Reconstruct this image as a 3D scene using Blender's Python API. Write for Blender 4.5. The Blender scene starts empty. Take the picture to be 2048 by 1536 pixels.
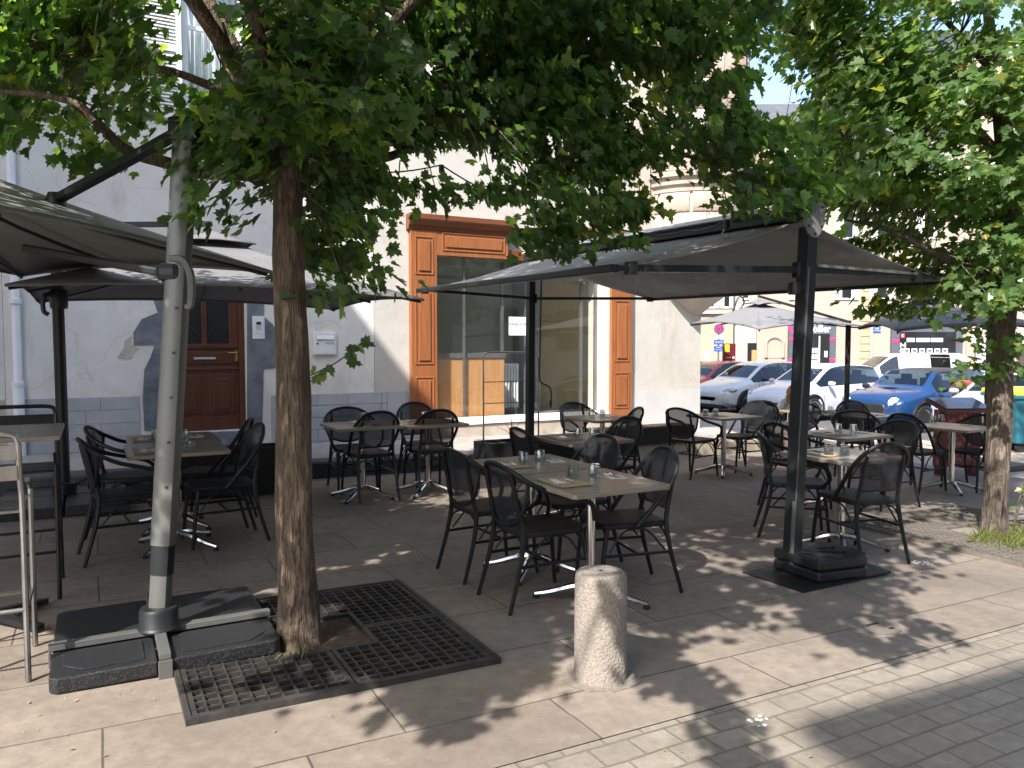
import bpy, bmesh, math, random
import numpy as np
from mathutils import Vector, Matrix, Quaternion
random.seed(7); RNG = np.random.default_rng(11)
PI = math.pi
sc = bpy.context.scene
COL = sc.collection

# ------------------------------------------------------------------ camera maths
A = math.radians(28.5); P = math.atan(81/1540); EZ = 1.505
FW = Vector((math.sin(A)*math.cos(P), math.cos(A)*math.cos(P), -math.sin(P)))
RT = Vector((math.cos(A), -math.sin(A), 0)); UP = RT.cross(FW)
def ray(px, py): return FW + RT*((px-1024)/1540) + UP*((768-py)/1540)
def at(px, py, d): return Vector((0,0,EZ)) + ray(px,py)*d
def g(u):                                   # the square falls gently to the right
    if u < 8: return -.02*u
    return -.16 - .035*(min(u, 20)-8)
def gp(px, py, h=0.0):                      # point of the ground (or h above it) seen at a pixel
    r = ray(px,py); t = 5.0
    for _ in range(60): t = (EZ - g(r.x*t) - h)/-r.z
    return Vector((r.x*t, r.y*t, g(r.x*t)+h))
def wp(px, py, v=10.55):
    r = ray(px,py); t = v/r.y
    return r.x*t, EZ + r.z*t
def pj(p):
    q = Vector(p) - Vector((0,0,EZ)); d = q.dot(FW)
    return 1024+1540*q.dot(RT)/d, 768-1540*q.dot(UP)/d, d

# ------------------------------------------------------------------ materials
def lin(c):
    if isinstance(c, str):
        c = [int(c[i:i+2],16)/255 for i in (1,3,5)]
        c = [x/12.92 if x <= .04045 else ((x+.055)/1.055)**2.4 for x in c]
    return (*c, 1)
MATS = {}
class NT:
    def __init__(s, name):
        s.m = bpy.data.materials.new(name); s.m.use_nodes = True; s.t = s.m.node_tree
        s.t.nodes.clear(); s.out = s.n('ShaderNodeOutputMaterial'); MATS[name] = s.m
    def n(s, typ, **kw):
        nd = s.t.nodes.new(typ)
        for k, v in kw.items():
            if k.startswith('i_'):
                key = k[2:]; key = int(key) if key.isdigit() else key.replace('_',' ')
                nd.inputs[key].default_value = v
            else: setattr(nd, k, v)
        return nd
    def l(s, a, b): s.t.links.new(a, b)
    def coord(s, kind='Object', scale=(1,1,1)):
        tc = s.n('ShaderNodeTexCoord'); mp = s.n('ShaderNodeMapping'); mp.inputs['Scale'].default_value = scale
        s.l(tc.outputs[kind], mp.inputs['Vector']); return mp.outputs['Vector']
    def noise(s, vec, scale=5, detail=6, rough=.6):
        nd = s.n('ShaderNodeTexNoise'); nd.inputs['Scale'].default_value = scale
        nd.inputs['Detail'].default_value = detail; nd.inputs['Roughness'].default_value = rough
        s.l(vec, nd.inputs['Vector']); return nd.outputs['Fac']
    def ramp(s, fac, stops):
        r = s.n('ShaderNodeValToRGB'); e = r.color_ramp.elements
        while len(e) < len(stops): e.new(.5)
        for i, (p, c) in enumerate(stops):
            e[i].position = p; e[i].color = lin(c) if not isinstance(c,(int,float)) else (c,c,c,1)
        s.l(fac, r.inputs['Fac']); return r.outputs['Color']
    def mix(s, fac, a, b, mode='MIX'):
        m = s.n('ShaderNodeMix', data_type='RGBA', blend_type=mode)
        for idx, v in ((0,fac),(6,a),(7,b)):
            if hasattr(v,'default_value') or hasattr(v,'is_linked'): s.l(v, m.inputs[idx])
            else: m.inputs[idx].default_value = v if idx == 0 else lin(v)
        return m.outputs[2]
    def bsdf(s, color=None, rough=.6, metal=0, bump=None, bstr=.3, bdist=.01, **kw):
        b = s.n('ShaderNodeBsdfPrincipled'); b.inputs['Roughness'].default_value = rough if not hasattr(rough,'is_linked') else .5
        if hasattr(rough,'is_linked'): s.l(rough, b.inputs['Roughness'])
        b.inputs['Metallic'].default_value = metal
        if color is not None:
            if hasattr(color,'is_linked'): s.l(color, b.inputs['Base Color'])
            else: b.inputs['Base Color'].default_value = lin(color)
        for k, v in kw.items(): b.inputs[k.replace('_',' ')].default_value = v
        if bump is not None:
            bp = s.n('ShaderNodeBump'); bp.inputs['Strength'].default_value = bstr; bp.inputs['Distance'].default_value = bdist
            s.l(bump, bp.inputs['Height']); s.l(bp.outputs['Normal'], b.inputs['Normal'])
        return b
    def done(s, sh): s.l(sh.outputs[0], s.out.inputs['Surface']); return s.m
def pm(name, c1, c2=None, scale=6, rough=.6, metal=0, bump=0, bscale=None, stretch=(1,1,1), lo=.35, hi=.65, bdist=.01, coord='Object', **kw):
    """plain procedural material: two colours mixed by noise, optional bump"""
    t = NT(name); v = t.coord(coord, stretch); f = t.noise(v, scale)
    col = t.ramp(f, [(lo,c1),(hi,c2 or c1)])
    bf = t.noise(v, bscale or scale*4) if bump else None
    rg = t.n('ShaderNodeMapRange'); rg.inputs['To Min'].default_value = max(0,rough-.08); rg.inputs['To Max'].default_value = min(1,rough+.08)
    t.l(f, rg.inputs['Value'])
    return t.done(t.bsdf(col, rg.outputs['Result'], metal, bf, bump, bdist, **kw))

pm('black_metal', (.012,.013,.015), (.02,.021,.024), 9, .45, .3)
pm('chair_frame', (.006,.007,.009), (.012,.013,.016), 14, .45, bump=.15, bscale=90, Specular_IOR_Level=.35)
pm('seat_weave', (.009,.010,.013), (.017,.018,.021), 30, .55, Specular_IOR_Level=.35, bump=.4, bscale=220)
pm('grey_alu', (.13,.135,.13), (.16,.165,.158), 3, .45, .4)
pm('grey_alu_pale', (.2,.2,.2), (.25,.25,.25), 3, .4, .5)
pm('dark_alu', (.02,.024,.027), (.03,.034,.037), 3, .45, .4)
pm('chrome', (.62,.62,.62), (.72,.72,.7), 8, .16, 1)
pm('steel_tube', (.3,.3,.3), (.4,.4,.4), 8, .33, 1)
pm('dark_slab', (.009,.010,.012), (.075,.077,.08), 170, .45, lo=.5, hi=.72, bump=.3, bscale=160)
pm('black_plastic', (.008,.009,.011), (.015,.016,.018), 20, .45, bump=.1, bscale=80)
pm('brown_soil', (.05,.032,.022), (.11,.075,.05), 25, .95, bump=.8, bscale=60)
pm('iron', (.03,.03,.031), (.07,.065,.06), 12, .6, .4, bump=.3, bscale=80)
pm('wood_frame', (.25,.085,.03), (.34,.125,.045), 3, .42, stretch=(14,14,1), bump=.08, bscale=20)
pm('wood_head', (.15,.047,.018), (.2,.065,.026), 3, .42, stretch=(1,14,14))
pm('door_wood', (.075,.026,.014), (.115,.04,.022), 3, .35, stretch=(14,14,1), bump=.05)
pm('counter_wood', (.52,.25,.1), (.62,.32,.14), 2, .45, stretch=(10,10,1))
pm('white_paint', (.72,.72,.7), (.8,.8,.78), 4, .45)
pm('cream_paint', (.68,.64,.55), (.75,.7,.62), 4, .5)
pm('white_metal', (.7,.71,.72), (.78,.78,.79), 4, .35)
pm('grey_paint', (.34,.35,.37), (.42,.43,.45), 3, .75, bump=.25, bscale=40)
pm('pale_grey_paint', (.46,.46,.46), (.52,.52,.52), 3, .75, bump=.2, bscale=40)
pm('volcanic', (.11,.125,.15), (.2,.215,.24), 5, .85, bump=.7, bscale=26, bdist=.02)
pm('bare_render', (.45,.4,.33), (.55,.5,.43), 9, .95, bump=.5)
pm('room_dark', (.5,.54,.51), (.58,.62,.58), 2, .8)
pm('room_floor', (.2,.19,.18), (.26,.25,.24), 4, .5)
pm('room_grey', (.3,.31,.32), (.36,.37,.38), 2, .8)
pm('view_yellow', (.62,.47,.24), (.68,.53,.28), 2, .8)
pm('ceil_white', (.6,.6,.58), (.66,.66,.64), 2, .8)
pm('curtain', (.62,.66,.7), (.72,.75,.78), 3, .9)
pm('paper', (.72,.76,.78), (.78,.8,.82), 8, .8)
pm('kraft', (.42,.29,.17), (.5,.36,.23), 9, .85)
pm('napkin', (.7,.68,.64), (.8,.78,.74), 10, .9)
pm('ink', (.04,.04,.045))
pm('white_ink', (.8,.8,.8))
pm('turret_stone', (.42,.325,.265), (.5,.4,.335), 2.5, .9, bump=.7, bscale=22, bdist=.02)
pm('turret_joint', (.46,.4,.33), (.53,.465,.395), 4, .9)
pm('cornice_stone', (.36,.31,.26), (.5,.43,.36), 3, .9, bump=.4)
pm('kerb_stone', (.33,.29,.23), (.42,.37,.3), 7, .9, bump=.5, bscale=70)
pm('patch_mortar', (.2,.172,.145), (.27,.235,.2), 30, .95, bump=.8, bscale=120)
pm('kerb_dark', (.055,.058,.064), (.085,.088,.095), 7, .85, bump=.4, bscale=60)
pm('far_beige', (0.392,0.318,0.252), (0.437,0.363,0.296), .6, .9, bump=.1)
pm('far_yellow', (.41,.345,.25), (.46,.39,.29), .6, .9)
pm('far_white', (0.429,0.385,0.326), (0.488,0.444,0.385), .8, .9)
pm('far_pink', (0.444,0.318,0.252), (0.488,0.363,0.296), .8, .9)
pm('quoin', (.4,.31,.2), (.5,.4,.27), 2, .9, bump=.4)
pm('shop_grey', (.085,.1,.12), (.1,.115,.135), 2, .5)
pm('pink', (.75,.03,.17), (.8,.04,.19), 2, .5)
pm('red_box', (.6,.03,.05))
pm('shop_dark', (.015,.016,.018), (.025,.026,.028), 2, .25)
pm('maroon', (.1,.012,.02), (.13,.018,.028), 3, .35)
pm('maroon_pattern', (.11,.012,.02), (.42,.14,.12), 16, .4, lo=.45, hi=.6)
pm('sign_blue', (.03,.09,.42), (.04,.11,.48), 2, .4)
pm('sign_red', (.6,.02,.03), (.65,.03,.04), 2, .4)
pm('roof_tile', (.3,.11,.06), (.42,.18,.1), 3, .9)
pm('roof_slate', (.08,.085,.09), (.12,.125,.13), 3, .7)
pm('rubber', (.012,.012,.013), (.02,.02,.02), 10, .8)
pm('rim_alloy', (.5,.5,.52), (.6,.6,.62), 6, .25, 1)
pm('trim_black', (.015,.016,.018), (.022,.023,.025), 5, .45)
pm('bin_teal', (.015,.12,.17), (.02,.145,.2), 3, .45)
pm('bin_yellow', (.75,.62,.03), (.8,.67,.05), 3, .45)
pm('bin_grey', (.08,.085,.09), (.11,.115,.12), 3, .5)
pm('bin_red', (.5,.03,.05), (.56,.05,.07), 3, .45)
pm('skin', (.5,.28,.19), (.56,.33,.23), 6, .6)
pm('hair_blond', (.42,.24,.09), (.62,.4,.19), 40, .7, stretch=(1,1,.3), bump=.8, bscale=60)
pm('hair_dark', (.05,.03,.02), (.09,.055,.035), 40, .7)
pm('cloth_navy', (.03,.035,.06), (.045,.05,.08), 8, .9)
pm('cloth_blue', (.45,.55,.65), (.55,.63,.7), 8, .9)
pm('cloth_pink', (.75,.42,.4), (.82,.72,.68), 22, .9, lo=.45, hi=.55)
pm('cloth_tan', (.4,.26,.19), (.46,.31,.23), 8, .9)
pm('brass', (.5,.35,.12), (.6,.42,.16), 6, .3, 1)
pm('pale_plaque', (.5,.5,.42))  # even pale colour of the mailbox name plate
pm('dropping', (.62,.62,.6), (.7,.7,.68), 20, .9)
pm('dry_leaf', (.2,.15,.1), (.42,.34,.22), 8, .9)
pm('blue_plastic', (.05,.2,.45), (.06,.24,.5), 6, .5)
pm('white_fabric', (.55,.56,.55), (.62,.62,.61), 4, .9)
pm('green_cloth', (.03,.16,.09), (.05,.2,.11), 6, .8)

def paint(name, c, rough=.28):
    t = NT(name); v = t.coord(); f = t.noise(v, 2.5)
    r = t.ramp(f, [(.3,rough-.06),(.7,rough+.1)])
    b = t.bsdf(c, r, .1); b.inputs['Coat Weight'].default_value = .8; b.inputs['Coat Roughness'].default_value = .06
    t.done(b)
paint('car_white', (.74,.74,.73)); paint('car_red', (.5,.035,.035)); paint('car_blue', (.01,.045,.145))
paint('car_silver', (.5,.47,.43)); paint('car_icewhite', (.68,.71,.76))
pm('lamp_clear', (.32,.34,.37), (.6,.63,.66), 14, .1, .3)

def thin_glass(name, tint=(.92,.95,.94), f0=.05, rough=.0):
    t = NT(name)
    tr = t.n('ShaderNodeBsdfTransparent'); tr.inputs[0].default_value = lin(tint)
    gl = t.n('ShaderNodeBsdfGlossy'); gl.inputs['Roughness'].default_value = rough; gl.inputs['Color'].default_value = (1,1,1,1)
    lw = t.n('ShaderNodeLayerWeight'); lw.inputs[0].default_value = .5
    pw = t.n('ShaderNodeMath', operation='POWER'); pw.inputs[1].default_value = 4.5; t.l(lw.outputs['Facing'], pw.inputs[0])
    fr = t.n('ShaderNodeMath', operation='MULTIPLY_ADD'); fr.inputs[1].default_value = 1-f0; fr.inputs[2].default_value = f0; t.l(pw.outputs[0], fr.inputs[0])
    m = t.n('ShaderNodeMixShader'); t.l(fr.outputs[0], m.inputs[0]); t.l(tr.outputs[0], m.inputs[1]); t.l(gl.outputs[0], m.inputs[2])
    return t.done(m)
thin_glass('window_glass', (.93,.96,.94), .1)
thin_glass('tumbler', (.8,.85,.86), .14, .02)
thin_glass('car_glass', (.3,.35,.37), .1)
thin_glass('bulb_glass', (.85,.85,.8), .06, .05)
thin_glass('clear_sheet', (.8,.85,.88), .06, .1)

# woven mesh of the chair backs: lets some light through
t = NT('mesh_weave'); v = t.coord('Object'); 
b = t.bsdf(t.ramp(t.noise(v,40),[(.3,(.009,.011,.015)),(.7,(.02,.023,.029))]), .5)
tr = t.n('ShaderNodeBsdfTransparent'); m = t.n('ShaderNodeMixShader'); m.inputs[0].default_value = .84
t.l(tr.outputs[0], m.inputs[1]); t.l(b.outputs[0], m.inputs[2]); t.done(m)
t = NT('mesh_weave_pale'); v = t.coord('Object')
b = t.bsdf(t.ramp(t.noise(v,40),[(.3,(.2,.21,.21)),(.7,(.27,.28,.28))]), .5)
tr = t.n('ShaderNodeBsdfTransparent'); m = t.n('ShaderNodeMixShader'); m.inputs[0].default_value = .7
t.l(tr.outputs[0], m.inputs[1]); t.l(b.outputs[0], m.inputs[2]); t.done(m)

def canvas(name, c1, c2, trans=.12):
    t = NT(name); v = t.coord('Object', (1,1,1))
    f = t.noise(v, 2.2); col = t.ramp(f, [(.3,c1),(.7,c2)])
    bf = t.noise(v, 6, 3)
    b = t.bsdf(col, .85, 0, bf, .5, .03)
    tl = t.n('ShaderNodeBsdfTranslucent'); t.l(col, tl.inputs[0])
    m = t.n('ShaderNodeMixShader'); m.inputs[0].default_value = trans
    t.l(b.outputs[0], m.inputs[1]); t.l(tl.outputs[0], m.inputs[2]); t.done(m)
canvas('canvas_grey', (.16,.158,.165), (.2,.197,.205), .08)
canvas('canvas_dark', (.17,.172,.162), (.21,.212,.2), .06)
canvas('canvas_awning', (.3,.296,.293), (.35,.345,.342), .3)
canvas('canvas_light', (.21,.21,.225), (.25,.25,.265), .15)

# plaster
def plaster(name, c1, c2, stain):
    t = NT(name); v = t.coord('Object')
    f = t.noise(v, .9, 8, .65); base = t.ramp(f, [(.3,c1),(.7,c2)])
    sv = t.coord('Object', (1.6,1,.5)); s = t.noise(sv, 1.3, 9, .7)
    msk = t.ramp(s, [(.56,0.0),(.74,1.0)])
    col = t.mix(msk, base, stain)
    crk = t.n('ShaderNodeTexVoronoi', feature='DISTANCE_TO_EDGE'); crk.inputs['Scale'].default_value = .55
    wn = t.n('ShaderNodeTexNoise'); wn.inputs['Scale'].default_value = 2.5; wn.inputs['Detail'].default_value = 6; t.l(v, wn.inputs['Vector'])
    wv = t.n('ShaderNodeVectorMath', operation='MULTIPLY_ADD'); wv.inputs[1].default_value = (.5,.5,.5); t.l(wn.outputs['Color'], wv.inputs[0]); t.l(v, wv.inputs[2]); t.l(wv.outputs[0], crk.inputs['Vector'])
    cm = t.ramp(crk.outputs['Distance'], [(.0,.3),(.0022,0.0)])
    col = t.mix(cm, col, tuple(x*.55 for x in stain))
    blot = t.ramp(t.noise(t.coord('Object'), 5, 8, .7), [(.3,.86),(.7,1.0)])
    col = t.mix(1.0, col, blot, 'MULTIPLY')
    fine = t.noise(v, 60, 4)
    t.done(t.bsdf(col, .92, 0, fine, .35, .008))
plaster('plaster', (.5,.475,.435), (.57,.545,.505), (.45,.41,.36))
plaster('plaster_old', (.74,.71,.66), (.8,.775,.735), (.6,.54,.46))
plaster('plaster_opposite', (.5,.44,.36), (.56,.5,.42), (.42,.36,.3))

# paving
def paving(name, bw, bh, c1, c2, mortar, msize, off=.5, freq=2, rot=0, bump=.5, rough=.8, dirt=(.1,.085,.07), moss=None, wob=.018):
    t = NT(name); tc = t.n('ShaderNodeTexCoord'); mp = t.n('ShaderNodeMapping'); mp.inputs['Rotation'].default_value = (0,0,rot)
    t.l(tc.outputs['Object'], mp.inputs['Vector']); v = mp.outputs['Vector']
    wn = t.n('ShaderNodeTexNoise'); wn.inputs['Scale'].default_value = 1.7; t.l(v, wn.inputs['Vector'])
    wv = t.n('ShaderNodeVectorMath', operation='MULTIPLY_ADD'); wv.inputs[1].default_value = (wob,wob,0)
    t.l(wn.outputs['Color'], wv.inputs[0]); t.l(v, wv.inputs[2])
    br = t.n('ShaderNodeTexBrick'); br.offset = off; br.offset_frequency = freq
    br.inputs['Scale'].default_value = 1; br.inputs['Brick Width'].default_value = bw; br.inputs['Row Height'].default_value = bh
    br.inputs['Mortar Size'].default_value = msize; br.inputs['Mortar Smooth'].default_value = .15; br.inputs['Bias'].default_value = 0
    br.inputs['Color1'].default_value = lin(c1); br.inputs['Color2'].default_value = lin(c2); br.inputs['Mortar'].default_value = lin(mortar)
    t.l(wv.outputs[0], br.inputs['Vector'])
    f1 = t.noise(v, 1.1, 8, .7); f2 = t.noise(v, 14, 6, .7)
    a = t.mix(t.ramp(f1, [(.42,0.0),(.72,.7)]), br.outputs['Color'], dirt)
    a = t.mix(.55, a, t.ramp(f2, [(.2,.3),(.8,.9)]), 'OVERLAY')
    sp = t.n('ShaderNodeTexVoronoi'); sp.inputs['Scale'].default_value = 3.1; t.l(wv.outputs[0], sp.inputs['Vector'])
    a = t.mix(t.ramp(sp.outputs['Distance'], [(.022,.4),(.04,0.0)]), a, dirt)
    st_ = t.ramp(t.noise(v, .45, 9, .72), [(.46,0.0),(.66,.6)])
    a = t.mix(st_, a, tuple(x*.72 for x in dirt))
    if moss:
        f3 = t.noise(v, 3.0, 8, .7); mm = t.n('ShaderNodeMath', operation='MULTIPLY'); t.l(t.ramp(f3,[(.56,0.0),(.7,1.0)]), mm.inputs[0]); t.l(br.outputs['Fac'], mm.inputs[1])
        a = t.mix(mm.outputs[0], a, moss)
    h = t.n('ShaderNodeMath', operation='MULTIPLY_ADD'); h.inputs[1].default_value = -1.0
    t.l(br.outputs['Fac'], h.inputs[0]); 
    hs = t.n('ShaderNodeMath', operation='MULTIPLY'); hs.inputs[1].default_value = .35; t.l(t.noise(v, 45, 5, .7), hs.inputs[0]); t.l(hs.outputs[0], h.inputs[2])
    rg = t.ramp(f1, [(.3,rough-.2),(.7,rough+.05)])
    t.done(t.bsdf(a, rg, 0, h.outputs[0], bump, .012))
paving('terrace_slabs', 1.05, .56, (.198,.163,.133), (.25,.209,.172), (.055,.044,.035), .005, .37, 2, bump=.35, dirt=(.16,.132,.107), moss=(.1,.1,.045))
paving('street_setts', .19, .125, (.215,.186,.153), (.272,.238,.197), (.14,.119,.096), .006, .5, 2, bump=.9, dirt=(.2,.17,.138), moss=(.13,.125,.06), wob=.03)
paving('sidewalk_slabs', .9, .5, (.33,.31,.285), (.38,.355,.33), (.2,.18,.16), .006, .5, 2, dirt=(.28,.255,.23))
paving('plaza_setts', .3, .2, (.4,.33,.25), (.48,.4,.31), (.25,.2,.15), .01, .5, 2, dirt=(.36,.3,.23))
pm('asphalt', (.09,.09,.092), (.13,.128,.125), 6, .9, bump=.5, bscale=120)

# wood-effect table top
t = NT('table_wood'); v = t.coord('Object', (1,9,9)); f = t.noise(v, 3.2, 8, .65); f2 = t.noise(t.coord('Object',(1.2,4,4)), 2, 4)
col = t.mix(.6, t.ramp(f,[(.3,(.11,.088,.066)),(.5,(.26,.22,.175)),(.68,(.42,.37,.3))]), t.ramp(f2,[(.3,(.2,.165,.13)),(.7,(.32,.275,.22))]))
t.done(t.bsdf(col, .32, 0, f, .08, .004))

# stone bollard
t = NT('bollard_stone'); v = t.coord('Object'); vo = t.n('ShaderNodeTexVoronoi'); vo.inputs['Scale'].default_value = 75; t.l(v, vo.inputs['Vector'])
col = t.mix(.5, t.ramp(t.noise(v,7),[(.3,(.19,.165,.14)),(.7,(.265,.23,.2))]), t.ramp(t.noise(v,80),[(.3,(.15,.128,.108)),(.7,(.36,.315,.27))]))
t.done(t.bsdf(col, .9, 0, vo.outputs['Distance'], .6, .009))

# bark
def bark(name, c):
    t = NT(name); v = t.coord('Object', (1,1,.13)); 
    ridge = t.noise(v, 42, 5, .55); fine = t.noise(t.coord('Object',(1,1,.35)), 120, 4, .6)
    wv = t.coord('Object', (1,1,.5)); plates = t.noise(wv, 26, 3, .5)
    a = t.n('ShaderNodeMath', operation='MULTIPLY_ADD'); a.inputs[1].default_value = .45; t.l(plates, a.inputs[0]); t.l(ridge, a.inputs[2])
    b2 = t.n('ShaderNodeMath', operation='MULTIPLY_ADD'); b2.inputs[1].default_value = .18; t.l(fine, b2.inputs[0]); t.l(a.outputs[0], b2.inputs[2])
    h = t.ramp(b2.outputs[0], [(.66,0.0),(.96,1.0)])
    base = t.ramp(t.noise(t.coord('Object'), 7), [(.3,c),(.7,tuple(min(1,x*1.45) for x in c))])
    col = t.mix(h, tuple(x*.5 for x in c), base)
    pt = t.ramp(t.noise(t.coord('Object',(1,1,.6)), 3.5, 7, .65), [(.56,0.0),(.7,.6)])
    col = t.mix(pt, col, tuple(min(1,x*2.1) for x in c))
    t.done(t.bsdf(col, .95, 0, h, 1.0, .03))
bark('bark', (.175,.125,.088)); bark('bark_grey', (.19,.15,.12))
pm('iron_sunlit', (.13,.115,.1), (.19,.165,.14), 12, .8, .1, bump=.3)  # paler iron for the right grate: sunlight put into its colour
pm('cover_iron', (.17,.145,.122), (.21,.18,.155), 12, .75, .1, bump=.3)

# leaves
def leafmat(name, stops, tr, tf=.42):
    t = NT(name); geo = t.n('ShaderNodeNewGeometry')
    col = t.ramp(geo.outputs['Random Per Island'], stops)
    tcol = t.mix(1.0, col, tr, 'MULTIPLY')
    b = t.bsdf(col, .33)
    tl = t.n('ShaderNodeBsdfTranslucent'); t.l(tcol, tl.inputs[0])
    m = t.n('ShaderNodeMixShader'); m.inputs[0].default_value = tf
    t.l(b.outputs[0], m.inputs[1]); t.l(tl.outputs[0], m.inputs[2]); t.done(m)
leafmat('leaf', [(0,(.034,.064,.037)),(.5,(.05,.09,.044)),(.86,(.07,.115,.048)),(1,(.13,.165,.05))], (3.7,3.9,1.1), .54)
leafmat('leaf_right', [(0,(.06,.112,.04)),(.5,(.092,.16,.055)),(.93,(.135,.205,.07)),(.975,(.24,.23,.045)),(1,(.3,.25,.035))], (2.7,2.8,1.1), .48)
leafmat('grass', [(0,(.1,.14,.03)),(1,(.22,.24,.06))], (2,2,1.2))

# ------------------------------------------------------------------ mesh helpers
def frame_of(d):
    d = d.normalized(); a = Vector((0,0,1)) if abs(d.z) < .95 else Vector((1,0,0))
    x = d.cross(a).normalized(); return x, x.cross(d)
class MB:
    def __init__(s): s.v = []; s.f = []
    def add(s, vs, fs):
        o = len(s.v); s.v += [tuple(p) for p in vs]; s.f += [tuple(i+o for i in f) for f in fs]; return s
    def box(s, x0, x1, y0, y1, z0, z1):
        return s.add([(x0,y0,z0),(x1,y0,z0),(x1,y1,z0),(x0,y1,z0),(x0,y0,z1),(x1,y0,z1),(x1,y1,z1),(x0,y1,z1)],
                     [(3,2,1,0),(4,5,6,7),(0,1,5,4),(1,2,6,5),(2,3,7,6),(3,0,4,7)])
    def obox(s, c, half, m):                    # box in a rotated frame
        c = Vector(c); vs = [c + m @ Vector((sx*half[0],sy*half[1],sz*half[2])) for sz in (-1,1) for sx,sy in ((-1,-1),(1,-1),(1,1),(-1,1))]
        return s.add(vs, [(3,2,1,0),(4,5,6,7),(0,1,5,4),(1,2,6,5),(2,3,7,6),(3,0,4,7)])
    def bar(s, a, b, w, h=None):                # square bar from a to b
        a, b = Vector(a), Vector(b); d = b-a; x, y = frame_of(d); h = h or w
        m = Matrix((x, y, d.normalized())).transposed()
        return s.obox((a+b)/2, (w/2, h/2, d.length/2), m)
    def tube(s, pts, r, n=8, cap=True):
        pts = [Vector(p) for p in pts]; rs = r if isinstance(r,(list,tuple)) else [r]*len(pts)
        vs = []; fs = []; x = None
        for i, p in enumerate(pts):
            d = (pts[min(i+1,len(pts)-1)] - pts[max(i-1,0)]).normalized()
            if x is None: x, y = frame_of(d)
            else:
                x = (x - d*x.dot(d)).normalized(); y = x.cross(d)
            for k in range(n):
                a = 2*PI*k/n; vs.append(p + (x*math.cos(a) + y*math.sin(a))*rs[i])
        for i in range(len(pts)-1):
            for k in range(n):
                k2 = (k+1) % n; fs.append((i*n+k, i*n+k2, (i+1)*n+k2, (i+1)*n+k))
        if cap: fs += [tuple(range(n)), tuple(reversed(range((len(pts)-1)*n, len(pts)*n)))]
        return s.add(vs, fs)
    def lathe(s, prof, n=16, c=(0,0,0), cap=True):
        vs = []; fs = []; c = Vector(c)
        for r, z in prof:
            for k in range(n):
                a = 2*PI*k/n; vs.append(c + Vector((r*math.cos(a), r*math.sin(a), z)))
        for i in range(len(prof)-1):
            for k in range(n):
                k2 = (k+1) % n; fs.append((i*n+k, i*n+k2, (i+1)*n+k2, (i+1)*n+k))
        if cap: fs += [tuple(reversed(range(n))), tuple(range((len(prof)-1)*n, len(prof)*n))]
        return s.add(vs, fs)
    def prism(s, poly, z0, z1, ax='z'):         # polygon extruded along an axis
        def P3(p, h): return (p[0],p[1],h) if ax == 'z' else ((p[0],h,p[1]) if ax == 'y' else (h,p[0],p[1]))
        n = len(poly); vs = [P3(p,z0) for p in poly] + [P3(p,z1) for p in poly]
        return s.add(vs, [tuple(reversed(range(n))), tuple(range(n,2*n))] + [(i,(i+1)%n,n+(i+1)%n,n+i) for i in range(n)])
    def grid(s, rows):                          # rows of points -> quads
        n = len(rows[0]); vs = [p for r in rows for p in r]
        return s.add(vs, [(i*n+k, i*n+k+1, (i+1)*n+k+1, (i+1)*n+k) for i in range(len(rows)-1) for k in range(n-1)])
    def build(s, name, mat, parent=None, smooth=40, bevel=0, solid=0, seg=2, loc=None):
        me = bpy.data.meshes.new(name); me.from_pydata(s.v, [], s.f); me.update()
        bm = bmesh.new(); bm.from_mesh(me); bmesh.ops.recalc_face_normals(bm, faces=bm.faces); bm.to_mesh(me); bm.free()
        if smooth: 
            me.shade_smooth(); me.set_sharp_from_angle(angle=math.radians(smooth))
        me.materials.append(MATS[mat]); o = bpy.data.objects.new(name, me); COL.objects.link(o)
        if parent: o.parent = parent
        if loc is not None: o.location = loc
        if solid:
            md = o.modifiers.new('thickness','SOLIDIFY'); md.thickness = solid; md.offset = 0
        if bevel:
            md = o.modifiers.new('edges','BEVEL'); md.width = bevel; md.segments = seg; md.limit_method = 'ANGLE'; md.angle_limit = math.radians(40)
        return o
def spline(pts, k=5):                           # Catmull-Rom
    pts = [Vector(p) for p in pts]; q = [2*pts[0]-pts[1]] + pts + [2*pts[-1]-pts[-2]]; out = []
    for i in range(1, len(q)-2):
        p0,p1,p2,p3 = q[i-1:i+3]
        for j in range(k):
            t = j/k; out.append(.5*((2*p1)+(p2-p0)*t+(2*p0-5*p1+4*p2-p3)*t*t+(3*p1-p0-3*p2+p3)*t**3))
    return out + [pts[-1]]
def spl_r(rs, k=5):
    out = []
    for i in range(len(rs)-1): out += [rs[i]+(rs[i+1]-rs[i])*j/k for j in range(k)]
    return out + [rs[-1]]
def tag(o, label=None, cat=None, group=None, kind=None):
    if label: o['label'] = label
    if cat: o['category'] = cat
    if group: o['group'] = group
    if kind: o['kind'] = kind
    return o
def thing(name, label, cat, loc=(0,0,0), rz=0, group=None):
    o = bpy.data.objects.new(name, None); o.empty_display_size = .2; COL.objects.link(o)
    o.location = loc; o.rotation_euler = (0,0,rz); return tag(o, label, cat, group)
def dup(root, loc, rz, label, group=None):
    r = root.copy(); COL.objects.link(r); r.location = loc; r.rotation_euler = (0,0,rz); r['label'] = label
    if group: r['group'] = group
    for ch in list(root.children):
        c = ch.copy(); COL.objects.link(c); c.parent = r
        for gch in list(ch.children):
            d = gch.copy(); COL.objects.link(d); d.parent = c
    return r
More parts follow.
